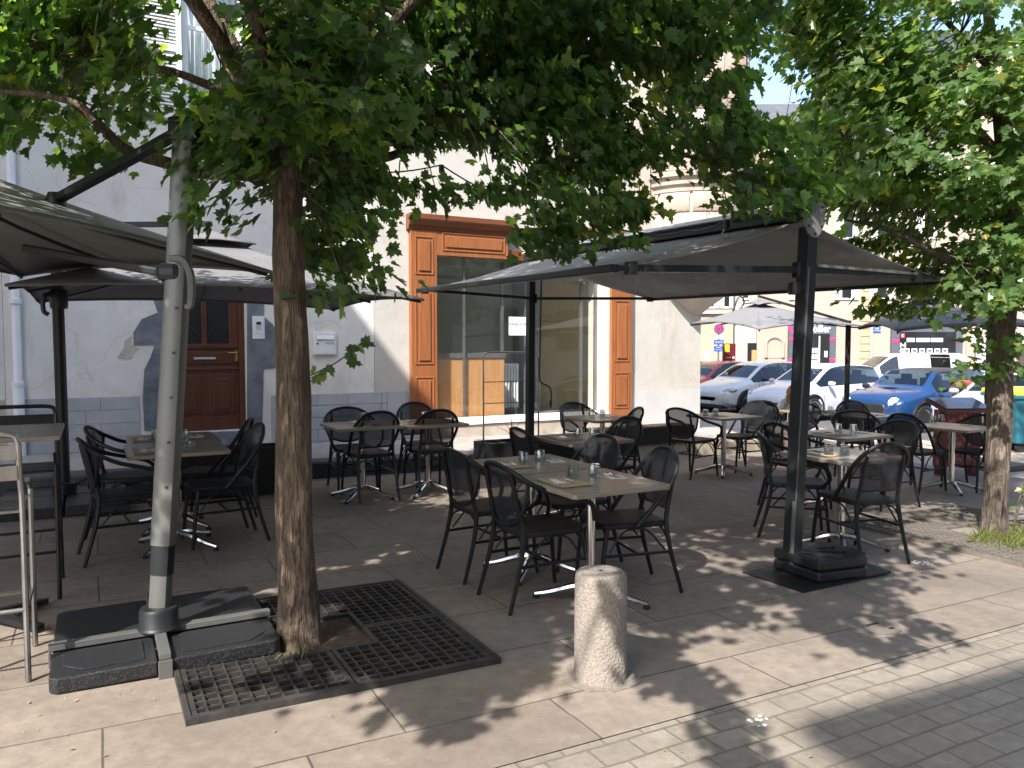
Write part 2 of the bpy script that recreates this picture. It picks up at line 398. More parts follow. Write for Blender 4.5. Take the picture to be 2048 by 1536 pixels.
def text(name, body, size, mat, parent, loc, rot=(PI/2,0,0), align='CENTER', sx=1, bold=0):
    cu = bpy.data.curves.new(name,'FONT'); cu.body = body; cu.size = size; cu.align_x = align; cu.align_y = 'CENTER'; cu.extrude = .001; cu.offset = bold
    to = bpy.data.objects.new(name+'_curve', cu); COL.objects.link(to)
    dg = bpy.context.evaluated_depsgraph_get(); me = bpy.data.meshes.new_from_object(to.evaluated_get(dg))
    bpy.data.objects.remove(to); me.materials.clear(); me.materials.append(MATS[mat])
    o = bpy.data.objects.new(name, me); COL.objects.link(o); o.parent = parent; o.location = loc; o.rotation_euler = rot; o.scale = (sx,1,1)
    return o
def structure(o): o['kind'] = 'structure'; return o
# ------------------------------------------------------------------ ground
def sheet(name, u0, u1, v0, v1, dz, mat, kind='structure'):
    us = sorted({u0, u1, *[x for x in (8.0, 20.0) if u0 < x < u1]})
    m = MB(); m.grid([[(u, v, g(u)+dz) for v in (v0, v1)] for u in us])
    return tag(m.build(name, mat, smooth=0), kind=kind)
sheet('ground', -60, 220, -60, 220, -.012, 'asphalt')
sheet('street', -30, 10.6, -4, 2.40, 0, 'street_setts')
sheet('terrace', -20, 10.6, 2.62, 8.9, 0, 'terrace_slabs')
sheet('plaza', 10.6, 14.2, -20, 40, -.002, 'plaza_setts')
sheet('kerb_strip', -20, 10.6, 2.40, 2.62, .004, 'terrace_slabs')
m = MB()
m.grid([[(u, v, g(u)+z) for v, z in ((8.78,-.02),(8.78,.17),(8.80,.19),(9.06,.195))] for u in (-20, 6.35)])
structure(m.build('sidewalk_kerb', 'kerb_dark', smooth=0))
m = MB()
m.grid([[(u, v, g(u)+z) for v, z in ((8.78,-.02),(8.78,.17),(8.80,.19),(9.06,.195))] for u in (6.36, 8.0, 10.4)])
structure(m.build('sidewalk_kerb', 'kerb_stone', smooth=0))
sheet('sidewalk', -20, 10.4, 9.06, 10.7, .194, 'sidewalk_slabs')

# ------------------------------------------------------------------ main building
V0 = 10.55
def wall_holes(m, u0, u1, z0, z1, v0, v1, holes):
    us = sorted({u0,u1,*[h[0] for h in holes],*[h[1] for h in holes]}); zs = sorted({z0,z1,*[h[2] for h in holes],*[h[3] for h in holes]})
    for i in range(len(us)-1):
        for j in range(len(zs)-1):
            cu, cz = (us[i]+us[i+1])/2, (zs[j]+zs[j+1])/2
            if not any(h[0]<cu<h[1] and h[2]<cz<h[3] for h in holes): m.box(us[i],us[i+1],v0,v1,zs[j],zs[j+1])
bld = thing('shop_building', 'cream plastered stone building with carved wooden shopfront, double door and round corner turret', 'building', (0,0,0))
DOOR = (.765,1.76,.37,2.72); SHOP = (4.03,7.99,.29,3.30); WIN = (1.06,2.5,4.28,6.1)
m = MB(); wall_holes(m, -.9, 3.5, -.3, 11, V0, V0+.4, [DOOR, WIN])
m.build('wall', 'plaster_old', bld, smooth=0)
m = MB(); wall_holes(m, 3.506, 9.58, -.6, 11, V0, V0+.4, [SHOP]); m.box(9.18, 9.58, V0+.4, 11.3, -.6, 11); m.box(9.18, 9.58, 11.3, 13.8, -.6, .5); m.box(9.18, 9.58, 11.3, 13.8, 2.9, 11); m.box(9.18, 9.58, 13.8, 26, -.6, 11)
m.build('wall', 'plaster', bld, smooth=0)
# painted plinth: block courses left, plain band right
m = MB()
def blocks(u0, u1, zt, n, lens, y=.014):
    h = .165
    for r in range(n):
        z1 = zt - r*h; u = u0; k = r
        while u < u1-.02:
            w = min(lens[k % len(lens)], u1-u); k += 1
            m.box(u+.004, u+w-.004, V0-y, V0-.0005, z1-h+.005, z1-.004); u += w
blocks(-.72, .49, .86, 5, (.78,.62)); m.build('plinth', 'grey_paint', bld, smooth=0, bevel=.004); m = MB()
blocks(2.06, 3.68, .815, 5, (.62,.42,.5)); m.box(3.69, 4.0, V0-.016, V0-.0005, 0, .815)
m.build('plinth', 'grey_paint', bld, smooth=0, bevel=.004)
m = MB(); m.grid([[(8.0,V0-.004,-.2),(8.0,V0-.004,.71)],[(9.584,V0-.004,-.2),(9.584,V0-.004,.70)]])
m.build('plinth', 'pale_grey_paint', bld, smooth=0)
m = MB(); m.box(4.44, 7.6, V0-.025, V0+.2, -.2, .27); m.build('plinth', 'cornice_stone', bld, smooth=0, bevel=.006)
# dark stone door surround with toothed outline
L = [wp(*p) for p in [(327,862),(286,862),(289,800),(286,740),(300,715),(312,690),(264,690),(268,665),(285,638),(312,625),(306,590),(305,548),(327,548)]]
R = [wp(*p) for p in [(494,862),(524,864),(527,738),(552,735),(556,668),(545,648),(527,633),(528,590),(528,548),(494,548)]]
m = MB(); m.prism([(u+(.0 if i in (0,12) else .02*math.sin(i*2.3)), z) for i,(u,z) in enumerate(L)], V0-.013, V0-.001, 'y'); m.prism(R, V0-.013, V0-.001, 'y')
m.build('door_surround', 'volcanic', bld, smooth=0)
pts = [wp(*p) for p in [(235,715),(246,698),(249,682),(262,672),(262,690),(280,697),(268,706),(262,717),(248,720)]]
m = MB(); m.prism(pts, V0-.006, V0-.001, 'y'); m.build('bare_patch', 'bare_render', bld, smooth=0)
# door
V1 = V0+.16
m = MB(); u0,u1,z0,z1 = DOOR
m.box(u0,u0+.07,V1-.05,V1+.05,z0,z1); m.box(u1-.07,u1,V1-.05,V1+.05,z0,z1); m.box(u0+.07,u1-.07,V1-.05,V1+.05,z1-.07,z1)
m.box(u0+.07,u1-.07,V1,V1+.03,z0,1.46); m.box(u0+.07,u0+.19,V1-.02,V1+.03,1.46,z1-.07); m.box(u1-.19,u1-.07,V1-.02,V1+.03,1.46,z1-.07)
m.box(1.235,1.30,V1-.022,V1+.03,1.46,z1-.07); m.box(u0+.07,u1-.07,V1-.024,V1,1.44,1.5); m.box(u0+.07,u1-.07,V1-.024,V1,1.16,1.19); m.box(u0+.07,u1-.07,V1-.024,V1,z0,.55)
for a,b in ((u0+.14,1.22),(1.31,u1-.14)):
    m.box(a,b,V1-.02,V1,.60,1.10); m.box(a+.05,b-.05,V1-.034,V1-.02,.65,1.05)
m.box(u0+.07,u1-.07,V1-.016,V1,1.24,1.40)
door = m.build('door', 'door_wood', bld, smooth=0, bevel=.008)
m = MB(); m.tube([(1.66,V1-.02,1.38),(1.66,V1-.07,1.38),(1.55,V1-.075,1.385)],.009); m.lathe([(.0,0),(.022,.0),(.022,.01)],12,(1.66,V1-.02,1.30)); m.box(1.64,1.68,V1-.03,V1-.02,1.27,1.42)
m.build('handle', 'brass', door)
m = MB(); m.box(1.13,1.4,V1-.03,V1-.015,1.295,1.33); m.tube([(1.14,V1-.035,1.312),(1.39,V1-.035,1.312)],.011); m.build('letter_slot', 'chrome', door)
m = MB(); m.box(u0+.19,u1-.19,V1+.005,V1+.012,1.5,z1-.07); m.build('door_glass', 'shop_dark', door, smooth=0)
m = MB()
for c,w in ((1.09,.13),(1.43,.13)):
    for k in range(3): m.tube(spline([(c-w,V1-.004,1.55+k*.36),(c-.02,V1-.004,1.72+k*.36),(c+w*.9,V1-.004,1.6+k*.36),(c+w,V1-.004,1.8+k*.36)]),.006,6)
m.build('door_grille', 'black_metal', door)
m = MB(); m.box(.7,1.82,V0-.04,V0+.3,.0,.365); m.build('door_step', 'volcanic', bld, bevel=.01)
m = MB(); m.box(u0,u1,V0+.26,V0+.3,.37,2.72); m.build('door_backing', 'room_dark', bld, smooth=0)
# shopfront joinery
VS = V0-.09
sf = MB()
def panel(m, u0, u1, z0, z1, v, d=.02):
    w = .02
    m.box(u0,u1,v-.012,v,z1-w,z1); m.box(u0,u1,v-.012,v,z0,z0+w); m.box(u0,u0+w,v-.012,v,z0+w,z1-w); m.box(u1-w,u1,v-.012,v,z0+w,z1-w)
    m.box(u0+.055,u1-.055,v-.012-d*.3,v,z0+.055,z1-.055)
sf.box(4.03,4.435,VS,V0+.02,.29,3.17)
for a,b in ((2.50,3.05),(1.20,2.30),(.42,1.02)): panel(sf,4.09,4.38,a,b,VS)
def right_side(sf):
  sf.box(7.56,7.99,VS,V0+.02,.29,3.17)
  for a,b in ((2.50,3.05),(1.20,2.22),(.42,1.02)): panel(sf,7.62,7.93,a,b,VS)
  sf.box(6.89,7.558,VS+.004,V0+.02,2.79,3.17); panel(sf,6.95,7.50,2.86,3.13,VS+.004); return sf
sf.box(4.437,5.62,VS+.004,V0+.02,2.79,3.17); panel(sf,4.52,5.56,2.86,3.13,VS+.004)
front = sf.build('shopfront', 'wood_frame', bld, smooth=0, bevel=.006)
right_side(MB()).build('shopfront', 'wood_frame', bld, smooth=0, bevel=.006)
for a,b in ((3.99,5.66),(6.85,8.03)):
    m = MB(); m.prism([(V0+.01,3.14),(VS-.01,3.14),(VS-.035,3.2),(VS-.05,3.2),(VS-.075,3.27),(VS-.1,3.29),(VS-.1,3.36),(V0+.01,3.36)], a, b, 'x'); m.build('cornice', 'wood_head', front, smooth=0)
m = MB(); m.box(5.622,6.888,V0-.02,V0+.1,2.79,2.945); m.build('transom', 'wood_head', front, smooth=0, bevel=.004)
m = MB(); m.box(4.4,7.6,V0-.05,V0+.3,.275,.335); m.box(4.43,7.57,V0+.02,V0+.08,.335,.385); m.build('sill', 'white_paint', front, smooth=0, bevel=.004)
m = MB(); m.box(7.36,7.558,V0-.03,V0+.3,.336,2.79); m.build('reveal', 'cream_paint', front, smooth=0)
m = MB(); m.box(5.7,6.8,V0+.12,V0+.38,2.945,3.3); m.box(4.05,8,V0+.12,V0+.38,3.18,3.3); m.build('infill', 'plaster', bld, smooth=0)
m = MB(); m.add([(4.437,V0+.05,.386),(7.358,V0+.05,.386),(7.358,V0+.05,2.79),(4.437,V0+.05,2.79)],[(0,1,2,3)]); m.build('shop_window', 'window_glass', front, smooth=0)
m = MB()
m.box(4.93,4.965,V0+.075,V0+.105,.386,2.79)
for u in (5.72,6.15,7.22): m.box(u-.022,u+.022,V0+.3,V0+.34,.386,2.79)
for u in (7.33,): m.box(u-.02,u+.02,V0+.03,V0+.08,.386,2.79)
m.box(4.44,7.35,V0+.3,V0+.34,2.5,2.54)
m.build('mullion', 'grey_alu_pale', front, smooth=0)
# room behind the shop window
m = MB(); m.box(4.05,9.1,V0+.41,14.5,-.1,.3); m.build('room_floor', 'room_floor', bld, smooth=0)
m = MB(); m.box(4.0,9.1,12.9,13.0,.3,3.3); m.box(3.9,4.04,V0+.41,13.0,.3,3.3); m.build('room_wall', 'room_dark', bld, smooth=0)
m = MB(); m.box(7.0,7.1,12.0,12.85,.3,3.2); m.build('room_partition', 'room_grey', bld, smooth=0)
m = MB(); m.box(7.2,8.6,12.75,12.85,.3,2.9); m.build('view_panel', 'view_yellow', bld, smooth=0)  # added panel: stands in for the yellow building that shows in the glass
m = MB(); m.box(4.0,9.1,V0+.41,13.0,3.21,3.3); m.build('room_ceiling', 'ceil_white', bld, smooth=0)
m = MB(); m.box(4.44,5.66,V0+.13,V0+.17,.385,1.28)
cn = tag(m.build('counter', 'counter_wood', smooth=0), 'light wood panelled counter inside the empty shop behind the glass', 'counter')
m = MB(); m.box(4.44,5.68,V0+.11,V0+.9,1.285,1.36); m.build('counter_top', 'grey_alu_pale', cn, smooth=0)
rad = thing('radiator', 'white upright column radiator standing inside the empty shop', 'radiator', (6.1, V0+1.0, .3))
m = MB()
for k in range(6): m.tube([(k*.055,0,.12),(k*.055,0,.85)],.02,8); m.tube([(k*.055,.1,.12),(k*.055,.1,.85)],.02,8)
m.build('column', 'white_metal', rad)
m = MB(); m.tube([(-.02,.05,.13),(.31,.05,.13)],.025); m.tube([(-.02,.05,.84),(.31,.05,.84)],.025); m.tube([(.02,.05,.12),(.02,.05,0)],.014); m.tube([(.27,.05,.12),(.27,.05,0)],.014); m.build('pipe', 'white_metal', rad)
# notice
u0,z1 = wp(1017,633); u1,z0 = wp(1064,671)
nt = thing('notice', 'white paper notice reading LOCAL A LOUER taped inside the shop window', 'notice', ((u0+u1)/2+.02, V0+.046, (z0+z1)/2))
m = MB(); m.box(-.2,.2,0,.002,-.145,.145); m.build('sheet', 'paper', nt, smooth=0)
text('lettering', 'LOCAL A LOUER', .052, 'ink', nt, (0,-.002,.03)); text('lettering', 'www.', .014, 'ink', nt, (-.12,-.002,-.11))
# upper window
wf = MB(); u0,u1,z0,z1 = WIN
for a,b,c,d in ((u0,u1,z0,z0+.07),(u0,u1,z1-.07,z1),(u0,u0+.07,z0+.07,z1-.07),(u1-.07,u1,z0+.07,z1-.07),(1.74,1.86,z0+.07,z1-.07)): wf.box(a,b,V0+.06,V0+.14,c,d)
for a,b in ((u0+.07,1.74),(1.86,u1-.07)): wf.box(a,b,V0+.08,V0+.12,5.45,5.5)
win = wf.build('window', 'white_paint', bld, smooth=0, bevel=.005)
m = MB(); [m.add([(a,V0+.1,z0+.07),(b,V0+.1,z0+.07),(b,V0+.1,z1-.07),(a,V0+.1,z1-.07)],[(0,1,2,3)]) for a,b in ((u0+.07,1.74),(1.86,u1-.07))]; m.build('pane', 'window_glass', win, smooth=0)
m = MB(); rows = []
for z in (z0+.05,z1-.05): rows.append([(u0+.02+(u1-u0-.04)*k/80, V0+.2+.025*math.sin(k*1.35), z) for k in range(81)])
m.grid(rows); m.build('curtain', 'curtain', win, solid=.004)
m = MB(); m.box(u0-.1,u1+.1,V0-.09,V0+.07,z0-.06,z0-.002); m.box(u0-.05,u1+.05,V0-.05,V0+.0,z0-.2,z0-.061); m.build('window_sill', 'white_paint', win, smooth=0, bevel=.006)
m = MB()
for s0,s1 in ((.48,1.05),):
    m.box(s0,s0+.06,V0-.05,V0-.01,z0,z1); m.box(s1-.06,s1,V0-.05,V0-.01,z0,z1)
    for c,d in ((z0,z0+.08),(5.1,5.18),(z1-.08,z1)): m.box(s0+.06,s1-.06,V0-.05,V0-.01,c,d)
    zz = z0+.1
    while zz < z1-.1:
        if not 5.06 < zz < 5.2: m.obox(((s0+s1)/2, V0-.03, zz), ((s1-s0)/2-.06, .004, .022), Matrix.Rotation(math.radians(-40),3,'X'))
        zz += .042
m.build('shutter', 'white_paint', win, smooth=0)
m = MB(); m.box(u0-.16,u0,V0-.03,V0+.0,z0,z1+.2); m.box(u0-.16,u1+.16,V0-.04,V0,z1,z1+.2); m.build('window_surround', 'pale_grey_paint', win, smooth=0)
m = MB(); m.box(u0,u1,V0+.34,V0+.38,z0,z1); m.build('window_backing', 'room_dark', win, smooth=0)
# turret at the corner
TC = (9.46, 10.72)
tm = MB(); tm.lathe([(.05,1.9),(.35,2.15),(.7,2.4),(.955,2.62),(.955,11)], 64, (*TC,0))
tur = tm.build('turret', 'turret_joint', bld)
m = MB(); rr = random.Random(4)
z = 2.7; row = 0
while z < 9.5:
    h = .50
    if z < 4.05 < z+h+.01: h = 4.05-z
    if h > .12 and not (4.03 < z < 4.38):
        nb = 11; off = (row % 2)*.5
        for k in range(nb):
            a0 = 2*PI*(k+off)/nb + .014; a1 = 2*PI*(k+1+off)/nb - .014; q = 7; e = .012
            cz = z+h/2
            def ring(rad, ins, zi): return [(TC[0]+rad*math.cos(a0+ins+(a1-a0-2*ins)*i/q), TC[1]+rad*math.sin(a0+ins+(a1-a0-2*ins)*i/q), zi) for i in range(q+1)]
            m.grid([ring(.957,0,z+.012), ring(.975,.0,z+.014), ring(.985,.014,z+.028), ring(.99,.02,cz), ring(.985,.014,z+h-.028), ring(.975,0,z+h-.014), ring(.957,0,z+h-.012)])
    z += h; row += 1
    if 4.0 < z < 4.1: z = 4.39; m.build('stone_block', 'turret_stone', tur); m = MB()
m.build('stone_block', 'turret_stone', tur)
m = MB(); m.lathe([(.96,4.04),(.99,4.05),(1.0,4.12),(1.05,4.16),(1.06,4.24),(1.12,4.28),(1.13,4.36),(.96,4.39)], 64, (*TC,0), cap=False); m.build('turret_cornice', 'cornice_stone', tur)
m = MB(); m.box(8.0,8.42,V0-.012,V0,3.3,9.5); m.build('quoin', 'turret_joint', bld, smooth=0)
m = MB(); m.prism([(V0-.35,11),(V0+7,13.5),(V0+7,13.6),(V0-.35,11.15)], -.9, 10.0, 'x'); m.build('roof', 'roof_tile', bld, smooth=0)
# flush neighbour at far left with its downpipe
nb = thing('neighbour_house', 'brownish old plastered house wall at the far left beyond the white downpipe', 'building', (-1,V0,0))
m = MB(); m.box(-9,.095,0.01,.4,-.2,9); m.build('wall', 'plaster_old', nb, smooth=0)
m = MB(); m.box(-9,.08,-.006,.008,-.2,.86); m.build('plinth', 'bare_render', nb, smooth=0)
m = MB(); m.prism([(-.3,9),(6,11),(6,11.1),(-.3,9.12)], -9, .09, 'x'); m.build('roof', 'roof_tile', nb, smooth=0)
dp = thing('downpipe', 'white drainpipe running down the wall left of the wooden door', 'downpipe', (-.77,V0-.07,0))
m = MB(); m.lathe([(.058,.2),(.058,1.0),(.045,1.03),(.045,9)],16)
m.build('pipe', 'white_metal', dp)
for z in (1.0,1.95,3.2,5): m = MB(); m.lathe([(.05,z),(.063,z+.01),(.063,z+.06),(.05,z+.07)],16); m.box(-.012,.012,.03,.075,z+.02,z+.05); m.build('collar', 'white_metal', dp)
# mailbox, intercom
u0,z1 = wp(626,664); u1,z0 = wp(671,710)
mb = thing('mailbox', 'white metal mailbox on the wall between the tree trunk and the shopfront', 'mailbox', ((u0+u1)/2,V0,(z0+z1)/2))
m = MB(); m.box(-.155,.155,-.05,0,-.155,.155); m.build('body', 'white_metal', mb, bevel=.006)
m = MB(); m.box(-.135,.135,-.056,-.05,-.14,.14); m.build('front', 'white_paint', mb, bevel=.004)
m = MB(); m.obox((0,-.064,.085),(.12,.004,.03),Matrix.Rotation(math.radians(-20),3,'X')); m.build('flap', 'white_metal', mb, bevel=.002)
m = MB(); m.box(.0,.12,-.059,-.0562,-.01,.018); m.build('name_plate', 'pale_plaque', mb, smooth=0)
m = MB(); m.lathe([(0,0),(.012,0),(.012,.01)],12); o = m.build('lock', 'trim_black', mb); o.location = (-.11,-.056,-.0); o.rotation_euler = (PI/2,0,0)
u0,z1 = wp(504,632); u1,z0 = wp(529,678)
ic = thing('intercom', 'white intercom plate with keypad beside the wooden door', 'intercom', ((u0+u1)/2,V0-.013,(z0+z1)/2))
m = MB(); m.box(-.078,.078,-.012,0,-.15,.15); m.build('plate', 'white_metal', ic, bevel=.003)
m = MB(); m.box(-.045,.05,-.022,-.0125,-.08,.085); m.build('housing', 'white_paint', ic, bevel=.003)
m = MB(); m.box(-.03,.03,-.025,-.0222,.035,.075); m.build('screen', 'trim_black', ic, smooth=0)
m = MB()
for i in range(3):
    for j in range(3): m.box(-.03+i*.022,-.014+i*.022,-.026,-.0222,.01-j*.022,.024-j*.022)
m.build('button', 'grey_paint', ic, smooth=0)

# houses behind the camera and to the left: they throw the building shadows
ob = thing('opposite_house', 'tall plain house across the street behind the viewpoint', 'building', (-6.45,-4.02,0), -.07)
ob.location.z = 0
m = MB(); m.box(1.6,40,-9,-.5,-1,11.0); m.build('wall', 'plaster_opposite', ob, smooth=0)
m = MB(); m.box(0,40.5,-9.5,0,11.02,11.2); m.build('roof', 'roof_tile', ob, smooth=0)
m = MB()
for i in range(12):
    for j in range(3): m.box(2.5+i*3,3.6+i*3,-.495,-.47,1.2+j*3.3,2.9+j*3.3)
m.build('window', 'shop_dark', ob, smooth=0)
lb = thing('left_house', 'tall house closing the street on the left outside the view', 'building', (-4.85,3.9,0))
m = MB(); m.box(-6,.0,0,4.5,-.2,12.1); m.build('wall', 'plaster_opposite', lb, smooth=0)
#PART3
# ------------------------------------------------------------------ chairs
def mirror(p): return (-p[0],p[1],p[2])
def loop_pts(half, k=5):                       # half curve from the right end to the top centre -> full hoop
    full = [Vector(p) for p in half] + [Vector(mirror(p)) for p in reversed(half[:-1])]
    return spline(full, k)
def make_chair(arm, mesh='mesh_weave'):
    t = thing('cafe_armchair' if arm else 'cafe_chair', 'x', 'chair')
    m = MB(); poly = [(-.19,-.2),(-.205,.1),(-.2,.2),(-.15,.235),(.15,.235),(.2,.2),(.205,.1),(.19,-.2),(.12,-.225),(-.12,-.225)]
    m.prism([(-x,y) for x,y in poly], .425, .462); m.build('seat', 'seat_weave', t, smooth=50, bevel=.012)
    for s in (-1,1):
        m = MB(); m.tube(spline([(s*.205,-.315,0),(s*.195,-.245,.25),(s*.185,-.215,.42),(s*.172,-.225,.52),(s*.168,-.262,.70),(s*.16,-.285,.80)]), spl_r([.0125,.015,.0165,.0155,.014,.012]), 8)
        m.build('leg', 'chair_frame', t)
        m = MB(); m.tube([(s*.205,.24,0),(s*.198,.215,.25),(s*.188,.19,.43)], [.0125,.0145,.016], 8); m.build('leg', 'chair_frame', t)
    if arm:
        half = [(.205,.185,.455),(.255,.225,.52),(.283,.185,.615),(.285,.05,.662),(.272,-.10,.705),(.235,-.215,.765),(.15,-.285,.825),(0,-.312,.852)]
        out = lambda z: None
    else:
        half = [(.212,.0,.44),(.222,-.06,.51),(.238,-.16,.63),(.235,-.225,.72),(.2,-.275,.80),(.115,-.308,.868),(0,-.318,.888)]
    hp = loop_pts(half); m = MB(); m.tube(hp, .0155, 8)
    if arm:
        bl = [(.235,-.215,.765),(.225,-.222,.66),(.18,-.235,.545),(.09,-.245,.495),(0,-.247,.485)]
        m.tube(loop_pts(bl,4), .011, 6)
    else:
        m.tube([(-.172,-.228,.535),(.172,-.228,.535)], .010, 6)
    m.build('back_frame', 'chair_frame', t)
    # woven panel
    top = hp
    def y_edge(x, z): # back surface, curved round the sitter
        f = max(0,min(1,(z-.48)/.4)); return -.245 - .07*f + 1.15*x*x*(1.0 if arm else .9)
    rows = []
    zs = [.49+i*(.36 if arm else .345)/12 for i in range(13)] if arm else [.538+i*.345/12 for i in range(13)]
    for z in zs:
        if arm:
            if z < .66: w = .23*math.sqrt(max(.0,1-((.66-z)/.177)**2))
            elif z < .765: w = .232
            else: w = .234*math.sqrt(max(0,1-((z-.765)/.088)**2))
        else:
            if z < .66: w = .17
            elif z < .75: w = .17 + .05*((z-.66)/.09)
            else: w = .222*math.sqrt(max(0,1-((z-.75)/.136)**2))
        w = max(w, .02)
        rows.append([(w*(i/6-1), y_edge(w*(i/6-1), z)+.004, z) for i in range(13)])
    m = MB(); m.grid(rows); m.build('backrest', mesh, t, smooth=80)
    m = MB()
    for s in (-1,1): m.tube([(s*.195,-.245,.265),(s*.199,.215,.265)], .010, 6)
    m.tube([(-.198,-.02,.262),(.198,-.02,.262)], .0095, 6)
    for s in (-1,1):
        m.tube(spline([(s*.19,.205,.30),(s*.165,.19,.385),(s*.09,.18,.42)],3), .007, 5)
        m.tube(spline([(s*.19,-.23,.30),(s*.165,-.21,.385),(s*.09,-.2,.42)],3), .007, 5)
        m.tube(spline([(s*.197,-.2,.28),(s*.19,-.09,.40),(s*.19,0,.425)],3), .007, 5)
        m.tube(spline([(s*.197,.18,.28),(s*.19,.09,.40),(s*.19,0,.425)],3), .007, 5)
    m.build('stretcher', 'chair_frame', t)
    return t
CH = {True: None, False: None}; PALE = {}
def chair(arm, u, v, rz, label):
    loc = (u, v, g(u)); r = math.radians(rz)
    if CH[arm] is None:
        CH[arm] = make_chair(arm); o = CH[arm]; o.location = loc; o.rotation_euler = (0,0,r); o['label'] = label
        o['group'] = 'dark woven bistro chairs on the terrace'; return o
    return dup(CH[arm], loc, r, label)
A_, B_ = True, False
for c in [
 (A_,2.36,4.00,-90,'dark woven armchair, near left side of the long table behind the stone bollard'),
 (A_,2.36,4.64,-88,'dark woven armchair, far left side of the table behind the bollard'),
 (B_,2.95,3.95,78,'dark bistro chair, right side near end of the long table behind the stone bollard'),
 (B_,2.98,4.62,92,'dark bistro chair, right side far end of the long table behind the stone bollard'),
 (B_,2.42,7.50,2,'black bistro chair with its back to us just right of the lit tree trunk'),
 (B_,3.10,7.55,-3,'black bistro chair with its back to us, right one at the table below the mailbox'),
 (A_,2.40,7.98,176,'black armchair facing us, behind the left half of the table below the mailbox'),
 (B_,3.24,8.02,182,'black bistro chair facing us in front of the wooden shopfront pilaster'),
 (B_,.83,6.25,94,'black bistro chair, nearest on the right of the table behind the grey umbrella mast'),
 (B_,.86,6.88,70,'black bistro chair, far right of the table in front of the wooden door'),
 (A_,.20,6.08,-84,'black armchair, nearest on the left of the table behind the grey umbrella mast'),
 (A_,.24,6.86,-97,'black bistro armchair, far left of the table in front of the wooden door'),
 (A_,3.46,5.72,-92,'dark armchair left of the small table in front of the black planter'),
 (B_,4.16,5.86,93,'dark bistro chair right of the small table in front of the black planter'),
 (A_,5.42,8.04,184,'armchair with sunlit back close to the shop window right of the awning post'),
 (B_,5.22,7.18,28,'dark bistro chair turned half away at the table by the right wooden pilaster'),
 (A_,6.48,7.26,-78,'dark armchair with curled arms left of the small table before the house corner'),
 (B_,7.38,7.38,88,'sunlit bistro chair right of the small table before the house corner'),
 (A_,6.12,5.32,-95,'dark armchair mostly hidden behind the front awning post'),
 (A_,6.98,5.02,86,'dark armchair with low arms, right of the middle table behind the front awning post'),
 (B_,5.06,3.84,-12,'dark bistro chair with its back to us right of the front awning post'),
 (A_,5.16,4.50,-132,'dark armchair left of the front awning post at the nearest right table'),
 (B_,9.42,7.12,152,'dark bistro chair facing us in front of the blue hatchback'),
 (A_,8.72,7.22,176,'dark armchair facing us beside the glasses of the far table near the white car'),
 (A_,8.52,6.50,-58,'dark armchair seen from the side just right of the awning post at the far table'),
 (B_,8.20,7.85,-36,'dark bistro chair turned away from us near the seated blond person'),
 (B_,8.22,5.46,-86,'dark bistro chair left of the rightmost table, before the maroon lectern'),
 (A_,8.98,5.30,92,'dark armchair right of the rightmost table, beside the right tree trunk'),
]: chair(*c)

# ------------------------------------------------------------------ tables
def make_table():
    t = thing('bistro_table', 'x', 'table')
    m = MB(); s = .338; c = .02
    m.prism([(-s+c,-s),(s-c,-s),(s,-s+c),(s,s-c),(s-c,s),(-s+c,s),(-s,s-c),(-s,-s+c)], .716, .745); m.build('tabletop', 'table_wood', t, smooth=0, bevel=.007)
    m = MB(); m.lathe([(.03,.09),(.031,.70),(.12,.705),(.12,.715)], 20); m.build('column', 'chrome', t)
    for k in range(4):
        a = PI/4 + k*PI/2; ca, sa = math.cos(a), math.sin(a)
        m = MB(); m.tube(spline([(0.02*ca,.02*sa,.105),(.1*ca,.1*sa,.095),(.24*ca,.24*sa,.05),(.34*ca,.34*sa,.028)],4), spl_r([.024,.024,.02,.015],4), 8)
        f = m.build('foot', 'chrome', t)
        m = MB(); m.lathe([(.017,0),(.02,.004),(.02,.018)],10,(.335*ca,.335*sa,0)); m.build('glide', 'rubber', f)
    return t
TB = None
def table(u, v, label, rz=0):
    global TB
    loc = (u, v, g(u)); r = math.radians(rz)
    if TB is None:
        TB = make_table(); TB.location = loc; TB.rotation_euler = (0,0,r); TB['label'] = label; TB['group'] = 'square wood top bistro tables with chrome feet'; return TB
    return dup(TB, loc, r, label)
for u,v,l,r in [
 (2.58,3.77,'near half of the long wood top table behind the stone bollard',0),
 (2.60,4.50,'far half of the long wood top table behind the stone bollard',0),
 (2.34,7.46,'left half of the double table below the white mailbox',0),
 (3.04,7.46,'right half of the double table before the left wooden pilaster',0),
 (.52,6.17,'near half of the double table behind the grey umbrella mast',0),
 (.55,6.86,'far half of the double table in front of the wooden door',0),
 (3.80,5.70,'small wood top table in front of the black planter box with the trellis',0),
 (5.24,7.42,'small wood top table close to the right wooden pilaster of the shop',0),
 (6.92,7.18,'small sunlit table in front of the right corner of the shop house',0),
 (6.50,5.12,'wood top table just right of the front awning post, second from us',0),
 (5.12,4.02,'wood top table nearest us on the right, just behind the front awning post',0),
 (9.05,6.82,'small table with two glasses in front of the blue and white hatchbacks',0),
 (8.95,7.95,'small far table with the seated blond person behind it',0),
 (8.58,5.28,'grey topped table before the maroon lectern, left of the right tree trunk',4),
]: table(u,v,l,r)

